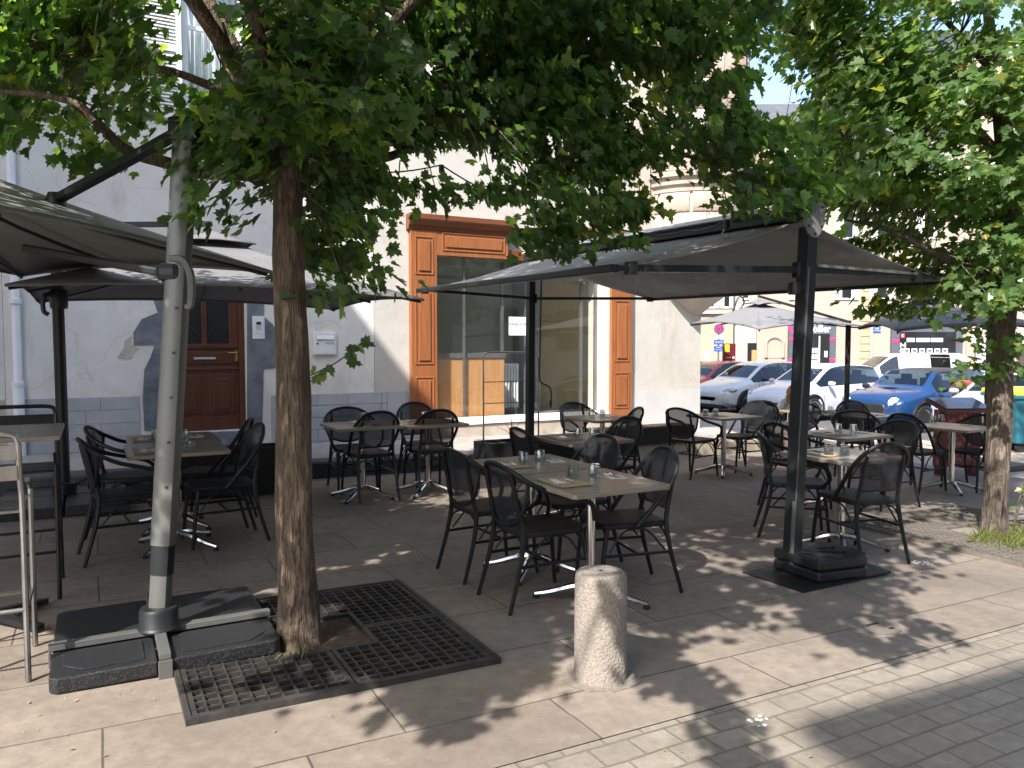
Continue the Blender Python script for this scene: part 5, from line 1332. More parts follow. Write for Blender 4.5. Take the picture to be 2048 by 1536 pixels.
def car(label, cat, mat, u, v, rz, L=4.0, W=1.7, H=1.46, prof=HATCH, wind=(1.03,1.60), side=((1.10,2.28),(2.38,3.35)), rear=(3.42,3.84), light='oval', van=False, roofmat=None):
    t = thing('parked_car' if not van else 'parked_van', label, cat, (u,v,g(u)), math.radians(rz), 'cars parked in a row across the square')
    kx, ky, kz = L/4, W/1.7, H/max(p[3] for p in prof)
    st = []
    for i in range(len(prof)-1):
        p0 = prof[max(i-1,0)]; p1 = prof[i]; p2 = prof[i+1]; p3 = prof[min(i+2,len(prof)-1)]
        for k in range(3):
            f = k/3; x = p1[0]+(p2[0]-p1[0])*f; row = [x]
            for j in range(1,5):
                m1 = (p2[j]-p0[j])/max(1e-4,p2[0]-p0[0])*(p2[0]-p1[0]); m2 = (p3[j]-p1[j])/max(1e-4,p3[0]-p1[0])*(p2[0]-p1[0])
                lo_, hi_ = min(p1[j],p2[j]), max(p1[j],p2[j])
                val = (2*f**3-3*f*f+1)*p1[j]+(f**3-2*f*f+f)*m1+(3*f*f-2*f**3)*p2[j]+(f**3-f*f)*m2
                row.append(min(max(val,lo_-.02),hi_+.02))
            st.append(row)
    st.append(list(prof[-1]))
    secs = []
    for x,w,b,tp,wt in st:
        lowz = .2+.1*max(0,1-x/.3)+.1*max(0,1-(4-x)/.3)
        half = [(w*.80,lowz),(w*.97,lowz+.10),(w,.5 if b>.56 else b-.06),(w*.985,b-.05),(w*.955,b),(wt,tp-.045),(wt*.82,tp-.012),(wt*.4,tp),(0,tp+.004)]
        full = half + [(-y,z) for y,z in reversed(half[:-1])]
        secs.append([Vector(((2-x)*kx, y*ky, z*kz)) for y,z in full])
    n = len(secs[0]); body = MB(); glass_ = {'windshield':MB(),'rear_window':MB()}; roof = MB()
    for i in range(len(secs)-1):
        xc = (st[i][0]+st[i+1][0])/2
        for k in range(n-1):
            q = [secs[i][k],secs[i][k+1],secs[i+1][k+1],secs[i+1][k]]; row = min(k, n-2-k); dst = body
            if row in (6,7) and wind[0] < xc < wind[1]: dst = glass_['windshield']
            elif row == 4 and any(a < xc < b for a,b in side): dst = glass_.setdefault(('side_window', k > n//2, next(a for a,b in side if a < xc < b)), MB())
            elif row in (5,6,7) and rear[0] < xc < rear[1]: dst = glass_['rear_window']
            elif roofmat and row in (5,6,7) and wind[1] <= xc <= rear[0]: dst = roof
            dst.add(q, [(0,1,2,3)])
    def weld(mb_):
        key = {}; nv = []; idx = []
        for p in mb_.v:
            kk = tuple(round(c,4) for c in p)
            if kk not in key: key[kk] = len(nv); nv.append(p)
            idx.append(key[kk])
        mb_.v = nv; mb_.f = [f2 for f2 in (tuple(dict.fromkeys(idx[i] for i in f)) for f in mb_.f) if len(f2) > 2]; return mb_
    body.add(secs[0],[tuple(range(n))]); body.add(secs[-1],[tuple(reversed(range(n)))])
    bo_ = weld(body).build('body', mat, t, smooth=35)
    if roofmat: weld(roof).build('roof', roofmat, t, smooth=35)
    for nm, gm in glass_.items():
        if gm.v: weld(gm).build(nm if isinstance(nm,str) else nm[0], 'car_glass', t, smooth=35)
    # cabin inside
    m = MB(); m.box(-1.75*kx,.9*kx,-.72*ky,.72*ky,.35,.84*kz)
    for sx in (.05,-.95):
        for sy in (-.36,.36): m.box((sx-.1)*kx,(sx+.1)*kx,(sy-.22)*ky,(sy+.22)*ky,.84*kz,1.16*kz); m.box((sx-.08)*kx,(sx+.05)*kx,(sy-.1)*ky,(sy+.1)*ky,1.16*kz,1.28*kz)
    m.build('interior', 'trim_black', t, smooth=0)
    R = .31
    for sx in (1.22,-1.26):
        for sy in (-1,1):
            m = MB(); c = Vector((sx*kx, sy*(W/2-.095), R))
            ty = MB(); ty.lathe([(.2,-.1),(.28,-.105),(R,-.08),(R,.08),(.28,.105),(.2,.1)],28); w_ = ty.build('wheel','rubber',t); w_.location = c; w_.rotation_euler = (PI/2,0,0)
            rm = MB(); rm.lathe([(.0,.06),(.03,.075),(.05,.05)],14,cap=False)
            rm.lathe([(.2,.095),(.215,.11),(.225,.106)],28,cap=False)
            for k in range(10):
                a = 2*PI*k/10; rm.bar((.04*math.cos(a),.04*math.sin(a),.07),(.205*math.cos(a),.205*math.sin(a),.095),.022,.012)
            r_ = rm.build('rim','rim_alloy',w_,smooth=30)
            if sy > 0: r_.rotation_euler = (PI,0,0)
            ar = MB(); ar.tube([(sx*kx+.365*math.cos(a_), sy*(W/2-.012), R+.02+.365*math.sin(a_)) for a_ in [PI*k/14 for k in range(-1,16)]], .034, 6); 
            ar.prism([(sx*kx+.36*math.cos(PI*k/16), R+.02+.36*math.sin(PI*k/16)) for k in range(17)], sy*(W/2-.008)-.004, sy*(W/2-.008)+.002, 'y'); ar.build('wheel_arch','trim_black',t)
            
    fx = 2*kx
    if light == 'round':
        for sy in (-1,1):
            hl = MB(); hl.lathe([(.0,.05),(.06,.042),(.098,.02),(.112,-.03),(.112,-.1)],24,cap=False); o = hl.build('headlight','lamp_clear',t); o.location = (fx-.085,sy*.59*ky,.70*kz); o.rotation_euler = (0,math.radians(70),sy*.5)
            rg_ = MB(); rg_.tube([(.114*math.cos(2*PI*k/24),.114*math.sin(2*PI*k/24),0.0) for k in range(25)],.014,6,False); r2 = rg_.build('lamp_ring','chrome',o)
        m = MB(); m.prism([(-.40,.44),(.40,.44),(.46,.55),(.40,.66),(-.40,.66),(-.46,.55)],fx-.13,fx+.012,'x'); m.build('grille','trim_black',t,bevel=.03)
        m = MB(); m.tube([(fx+.0,-.40,.44),(fx+.0,.40,.44),(fx-.02,.46,.55),(fx-.03,.40,.665),(fx-.03,-.40,.665),(fx-.02,-.46,.55),(fx+.0,-.40,.44)],.016,6); m.build('grille_rim','shop_grey',t)
        m = MB(); m.box(1.02*kx,1.22*kx,-.16,.1,.985*kz,1.0*kz); m.build('bonnet_scoop','trim_black',t,bevel=.01)
    else:
        for sy in (-1,1):
            hl = MB(); hl.lathe([(0,-1),(.5,-.87),(.87,-.5),(1,0),(.87,.5),(.5,.87),(0,1)],20,cap=False); o = hl.build('headlight','lamp_clear',t); o.location = (fx-.235*kx,sy*.665*ky,.665*kz); o.rotation_euler = (0,math.radians(14),-sy*.95); o.scale = (.25,.10,.078)
            o2 = MB(); o2.lathe([(0,-.4),(.35,-.2),(.42,.1),(.3,.4),(0,.5)],14,cap=False); b_ = o2.build('bulb','chrome',o); b_.location = (.1,-.5*-sy,.2)
        m = MB(); m.prism([(-.34,.36),(.34,.36),(.46,.46),(.42,.53),(-.42,.53),(-.46,.46)],fx-.24,fx+.0,'x'); m.build('grille','trim_black',t,bevel=.03)
        m = MB(); m.prism([(0,.06),(.05,.02),(.03,-.05),(-.03,-.05),(-.05,.02)],-.01,.012,'x'); o = m.build('badge','chrome',t); o.location = (fx-.045,0,.60*kz); o.rotation_euler = (0,-.35,0)
    m = MB(); m.box(fx-.02,fx+.022,-.26,.26,.30,.40); m.build('number_plate','white_paint',t,smooth=0)
    m = MB(); m.box(fx-.3,fx-.01,-.6*ky,.6*ky,.19,.29); m.build('bumper_lip','trim_black',t,bevel=.02)
    for sy in (-1,1):
        m = MB(); m.lathe([(.0,-.1),(.06,-.085),(.085,0),(.075,.07),(0,.1)],12); o = m.build('mirror','trim_black' if mat in ('car_blue','car_white') else mat,t); o.location = (.72*kx,sy*(W/2+.1),.98*kz); o.rotation_euler = (PI/2,0,0); o.scale = (.7,.75,1)
        m = MB(); m.tube([(-.32*kx,sy*(W/2+.004),.80*kz),(-.32*kx-.16,sy*(W/2+.004),.805*kz)],.016,6); m.build('door_handle','trim_black',t)
        dm = MB()
        for xx in ((-.36,) if not van else (-.5,)): dm.tube([(xx*kx,sy*(W/2*.985),.90*kz),(xx*kx,sy*(W/2+.002),.6*kz),(xx*kx-.01,sy*(W/2*.985),.32)],.005,4)
        dm.tube([(.80*kx,sy*(W/2*.99),.86*kz),(.86*kx,sy*(W/2+.002),.6*kz),(.82*kx,sy*(W/2*.985),.32)],.005,4); dm.build('door_gap','trim_black',t)
    for sy in (-1,1): m = MB(); m.box(-fx-.0,-fx+.1,sy*.55*ky-.1,sy*.55*ky+.1,.72*kz,.88*kz); m.build('tail_light','sign_red',t,bevel=.02)
    if van:
        for sy in (-1,1): m = MB(); m.tube([(-.62,sy*.88,1.15),(-1.62,sy*.885,1.15),(-1.66,sy*.82,1.6),(-.66,sy*.82,1.62),(-.62,sy*.88,1.15)],.008,5); m.build('panel_line','pale_grey_paint',t)
    return t
car('shiny blue small hatchback with round headlights and a dark roof','car','car_blue',17.1,11.3,180,3.85,1.73,1.41,MINI,(1.16,1.60),((1.26,2.36),(2.44,3.4)),(3.52,3.86),'round',roofmat='trim_black')
car('white hatchback with pale blue nose between the blue car and the other white one','car','car_icewhite',17.0,14.1,180,4.05,1.73,1.45)
car('white hatchback with a wide black grille, next to the red car','car','car_white',17.1,16.4,180,4.03,1.72,1.47)
car('red hatchback at the left end of the row beside the house corner','car','car_red',17.9,18.9,180,3.8,1.65,1.45)
car('silver beige car with a blue reflecting windscreen behind the bins and the right trunk','car','car_silver',16.6,8.75,184,4.3,1.8,1.46)
p = at(1392,690,27.5); car('small white car seen from the side, half hidden by the house corner','car','car_white',p.x,p.y,-22,3.9,1.68,1.47)
p = at(1790,690,27); car('white panel van parked behind the row, rising above the blue car','van','car_white',p.x,p.y,152,4.3,1.8,1.76,VAN,(1.02,1.62),((1.12,1.8),(2.85,3.4)),(3.96,3.985),van=True)

# ------------------------------------------------------------------ lectern and bins
lc = thing('info_lectern', 'maroon information lectern with a sloping top mirroring blue sky', 'lectern', gp(1912,950)); lc.rotation_euler = (0,0,-.42)
m = MB(); m.box(-.30,.30,-.05,.05,.12,.87); m.build('panel','maroon_pattern',lc,smooth=0,bevel=.004)
m = MB(); m.box(-.27,-.17,-.06,.06,0,.85); m.box(.17,.27,-.06,.06,0,.85); m.build('post','maroon',lc,smooth=0,bevel=.004)
m = MB(); m.obox((0,-.02,.925),(.33,.22,.025),Matrix.Rotation(math.radians(16),3,'X')); m.build('top','maroon',lc,smooth=0,bevel=.005)
m = MB(); m.obox((0,-.028,.955),(.315,.205,.003),Matrix.Rotation(math.radians(16),3,'X')); m.build('plate','car_blue',lc,smooth=0)  # blue paint puts the mirrored sky into the plate's colour
def bin_(label, px, py, d, rz, s, body, lid):
    p = at(px,py,d); t = thing('waste_container', label, 'bin', (p.x,p.y,g(p.x)), rz, 'wheeled waste containers')
    w,dp_,h = s; m = MB(); k = .88
    m.add([(-w/2*k,-dp_/2*k,.16),(w/2*k,-dp_/2*k,.16),(w/2*k,dp_/2*k,.16),(-w/2*k,dp_/2*k,.16),(-w/2,-dp_/2,h),(w/2,-dp_/2,h),(w/2,dp_/2,h),(-w/2,dp_/2,h)],[(3,2,1,0),(4,5,6,7),(0,1,5,4),(1,2,6,5),(2,3,7,6),(3,0,4,7)])
    m.build('tub',body,t,smooth=0,bevel=.03)
    m = MB(); m.box(-w/2-.03,w/2+.03,-dp_/2-.03,dp_/2+.03,h-.05,h+.005); m.build('rim',body,t,smooth=0,bevel=.01)
    m = MB(); m.prism([(-dp_/2-.03,h+.008),(dp_/2+.03,h+.008),(dp_/2,h+.09),(0,h+.14),(-dp_/2,h+.09)],-w/2-.025,w/2+.025,'x'); m.build('lid',lid,t,smooth=30,bevel=.015)
    for sx in (-1,1):
        for sy in (-1,1):
            m = MB(); m.lathe([(.02,-.025),(.08,-.025),(.085,0),(.08,.025),(.02,.025)],16); o = m.build('wheel','rubber',t); o.location = (sx*w*.36,sy*dp_*.36,.085); o.rotation_euler = (PI/2,0,0)
    m = MB(); m.tube(spline([(-w/2,-.1,h-.12),(-w/2-.06,-.1,h-.14),(-w/2-.06,.1,h-.14),(-w/2,.1,h-.12)],3),.014,6); m.build('handle',body,t)
    return t
bin_('teal waste container with a bright yellow lid at the right edge',2072,690,13.6,-.5,(1.25,.95,1.0),'bin_teal','bin_yellow')
bin_('dark grey waste container with a red lid behind the right tree trunk',1972,690,16.5,-.5,(1.0,.8,1.05),'bin_grey','bin_red')

# ------------------------------------------------------------------ houses across the square
DF = 31.0
def far_house(name, label, px0, px1, ztop, mat, dd=0, roof='roof_tile', depth=8):
    D_ = DF+dd; p = at((px0+px1)/2, 687, D_); t = thing(name, label, 'building', (p.x,p.y,-.6), -A)
    w = (px1-px0)/1540*D_; m = MB(); m.box(-w/2,w/2,0,depth,-.6,ztop+.6); m.build('wall',mat,t,smooth=0)
    m = MB(); m.prism([(-.5,ztop+.6),(depth*.5,ztop+2.6),(depth+.4,ztop+.6),(depth+.4,ztop+.5),(-.5,ztop+.48)],-w/2-.0,w/2+.0,'x'); m.build('roof',roof,t,smooth=0)
    def X(px): return (px-(px0+px1)/2)/1540*D_
    def Z(py): return EZ+.6+(687-py)/1540*D_
    return t, X, Z
def fbox(nm, mat, t, X, Z, a, b, c, d, y0, y1, bev=0):
    m = MB(); m.box(X(a),X(b),y0,y1,Z(d),Z(c)); return m.build(nm,mat,t,smooth=0,bevel=bev)
def fwindow(t, X, Z, a, b, c, d, sh=True):
    f = fbox('window','white_paint',t,X,Z,a,b,c,d,-.05,.02)
    mm = MB(); w = X(b)-X(a); mm.box(X(a)+w*.12,X(b)-w*.12,-.058,-.051,Z(d)+.08,Z(c)-.08); mm.build('pane','shop_dark',f,smooth=0)
    if sh:
        mm = MB(); mm.box(X(a)-w*.5,X(a)-.02,-.06,-.005,Z(d),Z(c)); mm.box(X(b)+.02,X(b)+w*.5,-.06,-.005,Z(d),Z(c)); mm.build('shutter','pale_grey_paint',f,smooth=0)
t,X,Z = far_house('yellow_house','pale yellow house across the square, at the left behind the no stopping sign',1290,1466,7.2,'far_yellow',-.3)
fwindow(t,X,Z,1410,1428,585,617); fwindow(t,X,Z,1445,1458,585,617)
fwindow(t,X,Z,1410,1428,430,490); fwindow(t,X,Z,1445,1458,430,490)
fbox('string_course','cornice_stone',t,X,Z,1291,1465,620,628,-.12,-.005)
t,X,Z = far_house('white_house','narrow off white house with a small recessed door across the square',1467,1512,7.6,'far_white')
fbox('doorway','shop_dark',t,X,Z,1495,1513,686,745,-.03,.01); d_ = fbox('door','counter_wood',t,X,Z,1503,1512.5,700,745,-.06,-.031)
fwindow(t,X,Z,1482,1496,560,600,False); fwindow(t,X,Z,1482,1496,430,480,False)
t,X,Z = far_house('agency_house','long beige house across the square with two grey and pink estate agency fronts',1513,1932,10.2,'far_beige',roof='roof_slate')
# bricked-up arch
m = MB(); cx_ = X(1549); r_ = X(1566)-X(1549); arc = [(cx_+r_*math.cos(PI*k/14), Z(688)+r_*.8*math.sin(PI*k/14)) for k in range(15)]
m.tube([(x,-.02,z) for x,z in [(cx_+r_,Z(715))]+arc+[(cx_-r_,Z(715))]],.07,6); m.build('arch_stone','far_pink',t)
m = MB(); m.prism([(cx_+r_*.95,Z(716))]+[(cx_+(x-cx_)*.95,z) for x,z in arc]+[(cx_-r_*.95,Z(716))],-.02,-.004,'y'); m.build('arch_infill','far_pink',t,smooth=0)
def agency(a,b,top,oa,ob,ot):
    fr = fbox('agency_front','shop_grey',t,X,Z,a,b,top,760,-.16,.0)
    fbox('shop_opening','shop_dark',fr,X,Z,oa,ob,ot,758,-.20,-.161)
    return fr
f1 = agency(1575,1668,636,1588,1655,668)
for y_ in (679,720):
    fbox('pink_band','pink',f1,X,Z,1575.3,1587,y_-3,y_+3,-.175,-.161); fbox('pink_band','pink',f1,X,Z,1656,1667.7,y_-3,y_+3,-.175,-.161)
text('lettering','G',.62,'pink',f1,(X(1584),-.17,Z(657)),bold=.02); text('lettering','immobilier',.42,'white_ink',f1,(X(1621),-.17,Z(658)),bold=.008,sx=.8)
for i in range(2):
    for j in range(4): m = MB(); m.box(X(1617)+i*.18,X(1617)+i*.18+.15,-.215,-.201,Z(696)-.24*j-.2,Z(696)-.24*j); m.build('listing_sheet','white_paint',f1,smooth=0)
fbox('door_frame','pale_grey_paint',f1,X,Z,1633,1636,672,756,-.23,-.201); fbox('door_notice','white_paint',f1,X,Z,1645,1651,702,714,-.215,-.201)
f2 = agency(1780,1921,640,1795,1906,664)
for y_ in (682,718):
    fbox('pink_band','pink',f2,X,Z,1780.3,1794,y_-3,y_+3,-.175,-.161); fbox('pink_band','pink',f2,X,Z,1907,1920.7,y_-3,y_+3,-.175,-.161)
text('lettering','aimez',.5,'white_ink',f2,(X(1799),-.206,Z(714)),(PI/2,-PI/2,0),bold=.006)
fbox('red_square','red_box',f2,X,Z,1796,1803.5,667,676,-.215,-.201); text('lettering','G',.15,'white_ink',f2,(X(1799.7),-.218,Z(671.5)))
for i in range(6):
    for j in range(4):
        m = MB(); m.box(X(1803+i*15.2),X(1814+i*15.2),-.215,-.201,Z(697+j*12+10.5),Z(697+j*12)); m.build('listing_sheet','white_paint',f2,smooth=0)
        m = MB(); m.box(X(1805+i*15.2),X(1812+i*15.2),-.219,-.2155,Z(697+j*12+6.5),Z(697+j*12+2.5)); m.build('listing_photo','shop_grey',f2,smooth=0)
for a,b in ((1808,1824),(1827,1854),(1856,1880)): fbox('white_strip','ceil_white',f2,X,Z,a,b,676,684,-.212,-.201)  # plain white panel strips high in the opening
fbox('round_sticker','blue_plastic',f2,X,Z,1891,1897,712,722,-.215,-.201)
m = MB(); rr = random.Random(8); z = 0
while z < 6: 
    w0 = rr.choice((0,.05,.1)); m.box(X(1718)+w0,X(1738)+rr.choice((0,.08)),-.035,-.002,z,z+.27); z += .3
m.build('quoin','quoin',t,smooth=0)
m = MB(); m.tube([(X(1741),-.08,0),(X(1741),-.08,8)],.055,8); m.build('rain_pipe','far_white',t)
pq = fbox('street_plaque','sign_blue',t,X,Z,1745,1760,654,665,-.03,-.005); text('lettering','RUE',.09,'white_ink',pq,(X(1752.5),-.033,Z(657.2))); text('lettering','DE LA PLACE',.06,'white_ink',pq,(X(1752.5),-.033,Z(661.5)))
for px in (1600,1690,1760,1850):
    for a_,b_ in ((535,600),(420,480),(310,365)): fwindow(t,X,Z,px-12,px+12,a_,b_)
t,X,Z = far_house('pink_house','pinkish house at the far right beyond the second agency',1933,2120,13.5,'far_pink',.2,'roof_slate')
fbox('doorway','bare_render',t,X,Z,1950,1982,676,752,-.05,.0); d_ = fbox('door','shop_grey',t,X,Z,1953,1979,697,752,-.08,-.051)
for px in (1965,2030): fwindow(t,X,Z,px-12,px+12,520,590); fwindow(t,X,Z,px-12,px+12,330,400)
m = MB(); m.grid([[(X(2022),-.05,Z(668)),(X(2110),-.05,Z(668))],[(X(2018),-1.2,Z(696)),(X(2110),-1.2,Z(696))],[(X(2018),-1.2,Z(706)),(X(2110),-1.2,Z(706))]]); m.build('shop_blind','white_fabric',t,solid=.02)
t,X,Z = far_house('rear_house','tall pale house closing the square behind the others',1380,2300,8.5,'far_white',9,'roof_slate')
# signs
p = at(1437,687,27.0); sg = thing('street_sign', 'no stopping sign on a pole with small blue plates, left of the agency', 'street sign', (p.x,p.y,g(p.x)), -A)
s_ = 27.0/1540; ZZ = lambda py: EZ-g(p.x)+(687-py)*s_
m = MB(); m.tube([(0,0,0),(0,0,ZZ(648))],.03,8); m.build('pole','grey_alu_pale',sg)
def disc(nm, mat, par, z, r, y, n=32):
    m = MB(); m.lathe([(0,-.004),(r,-.004),(r,.004),(0,.004)],n,cap=False); o = m.build(nm,mat,par,smooth=0); o.location = (0,y,z); o.rotation_euler = (PI/2,0,0); return o
disc('disc','sign_red',sg,ZZ(658),.175,-.045); dd = disc('disc_face','sign_blue',sg,ZZ(658),.135,-.053)
m = MB()
for a in (PI/4,-PI/4): m.obox((0,-.062,ZZ(658)),(.14,.003,.02),Matrix.Rotation(a,3,'Y'))
m.build('cross_bar','sign_red',sg,smooth=0)
for (y0,y1,mt_,tx,ic_) in ((671,678,'white_paint','SAUF','ink'),(680,689,'sign_blue','PLACE','white_ink'),(692,703,'sign_blue','','')):
    m = MB(); m.box(-.17,.17,-.05,-.035,ZZ(y1),ZZ(y0)); pl = m.build('plate',mt_,sg,smooth=0)
    if tx: text('lettering',tx,.085,ic_,pl,(0,-.052,(ZZ(y0)+ZZ(y1))/2))
    else: text('lettering','PLACE',.06,'white_ink',pl,(0,-.052,ZZ(695))); text('lettering','DE LA HALLE',.05,'white_ink',pl,(0,-.052,ZZ(699.5)))
p = at(1951,687,28.0); s2_ = thing('street_sign', 'no parking sign with white plate beneath, right of the second agency', 'street sign', (p.x,p.y,g(p.x)), -A)
s_ = 28.0/1540
m = MB(); m.tube([(0,0,0),(0,0,ZZ(658))],.03,8); m.build('pole','grey_alu_pale',s2_)
m = MB(); m.box(-.2,.2,-.05,-.035,ZZ(674),ZZ(657)); m.build('plate','white_paint',s2_,smooth=0)
disc('disc','sign_red',s2_,ZZ(663.5),.11,-.056); disc('disc_face','sign_blue',s2_,ZZ(663.5),.08,-.063)
m = MB(); m.obox((0,-.07,ZZ(663.5)),(.085,.002,.014),Matrix.Rotation(PI/4,3,'Y')); m.build('cross_bar','sign_red',s2_,smooth=0)
m = MB(); m.box(-.2,.2,-.05,-.035,ZZ(687),ZZ(676)); pl = m.build('plate','white_paint',s2_,smooth=0); text('lettering','SAUF',.07,'ink',pl,(.03,-.052,ZZ(679))); text('lettering','LIVRAISON',.055,'ink',pl,(0,-.052,ZZ(684)))
p = at(1458,687,26.0); to_ = thing('info_totem', 'tall maroon information panel with a gold square behind the red car', 'sign', (p.x,p.y,g(p.x)), -A)
s_ = 26/1540
m = MB(); m.box(-.21,.21,-.06,.06,0,ZZ(687)); m.build('panel','maroon',to_,smooth=0,bevel=.01)
m = MB(); m.box(-.16,.0,-.064,-.0605,ZZ(704),ZZ(689)); m.build('gold_square','bin_yellow',to_,smooth=0)
m = MB()
for y_ in (713,721,729): m.box(.11,.17,-.064,-.0605,ZZ(y_+4),ZZ(y_)); m.box(-.1,.05,-.063,-.0605,ZZ(y_+2.4),ZZ(y_+1.6))
m.build('pictogram','white_ink',to_,smooth=0)
p = at(1415,687,28.5); ab = thing('menu_board', 'small white framed notice board on the yellow house by the corner', 'notice board', (p.x,p.y,g(p.x)), -A)
s_ = 28.5/1540
m = MB(); m.box(-.12,.12,-.03,.03,ZZ(722),ZZ(702)); m.build('board','far_white',ab,smooth=0,bevel=.01)
m = MB(); m.box(-.09,.09,-.034,-.0305,ZZ(719),ZZ(705)); m.build('sheet','paper',ab,smooth=0)
m = MB(); m.box(-.02,.02,-.02,.02,0,ZZ(722)); m.build('leg','grey_alu_pale',ab,smooth=0)
p = at(1968,687,24); pf = thing('folded_parasol', 'folded white parasol standing beside the right tree trunk, far across the square', 'parasol', (p.x,p.y,g(p.x)))
m = MB(); m.tube([(0,0,0),(0,0,2.3)],.025,8); m.build('pole','white_metal',pf)
m = MB(); rows = []
for z,r in ((.75,.30),(1.1,.27),(1.6,.17),(2.1,.07),(2.25,.02)): rows.append([(r*(1+.22*math.sin(8*2*PI*k/48))*math.cos(2*PI*k/48), r*(1+.22*math.sin(8*2*PI*k/48))*math.sin(2*PI*k/48), z) for k in range(49)])
m.grid(rows); m.build('canopy','white_fabric',pf)

# ------------------------------------------------------------------ people
def fuse(mb_, name, mat, parent, vox=.014):      # overlapping limbs and trunk become one closed smooth skin
    o = mb_.build(name, mat, parent, smooth=0)
    md = o.modifiers.new('fuse','REMESH'); md.mode = 'VOXEL'; md.voxel_size = vox; md.use_smooth_shade = True
    md = o.modifiers.new('soften','SMOOTH'); md.iterations = 4; md.factor = .5
    dg = bpy.context.evaluated_depsgraph_get(); me = bpy.data.meshes.new_from_object(o.evaluated_get(dg)); o.modifiers.clear(); o.data = me
    me.materials.clear(); me.materials.append(MATS[mat]); return o
def ell(m, c, ax, rx, ry, rz, n=14):            # ellipsoid with its long axis along ax
    c = Vector(c); x, y = frame_of(Vector(ax)); a = Vector(ax).normalized(); rows = []
    for i in range(9):
        t_ = -PI/2*.98 + PI*.98*i/8; rows.append([c + a*rz*math.sin(t_) + (x*rx*math.cos(2*PI*k/n)+y*ry*math.sin(2*PI*k/n))*math.cos(t_) for k in range(n)])
    o_ = len(m.v); m.v += [tuple(p) for r in rows for p in r]
    for i in range(8):
        for k in range(n): m.f.append((o_+i*n+k, o_+i*n+(k+1)%n, o_+(i+1)*n+(k+1)%n, o_+(i+1)*n+k))
    m.f.append(tuple(o_+k for k in reversed(range(n)))); m.f.append(tuple(o_+8*n+k for k in range(n)))
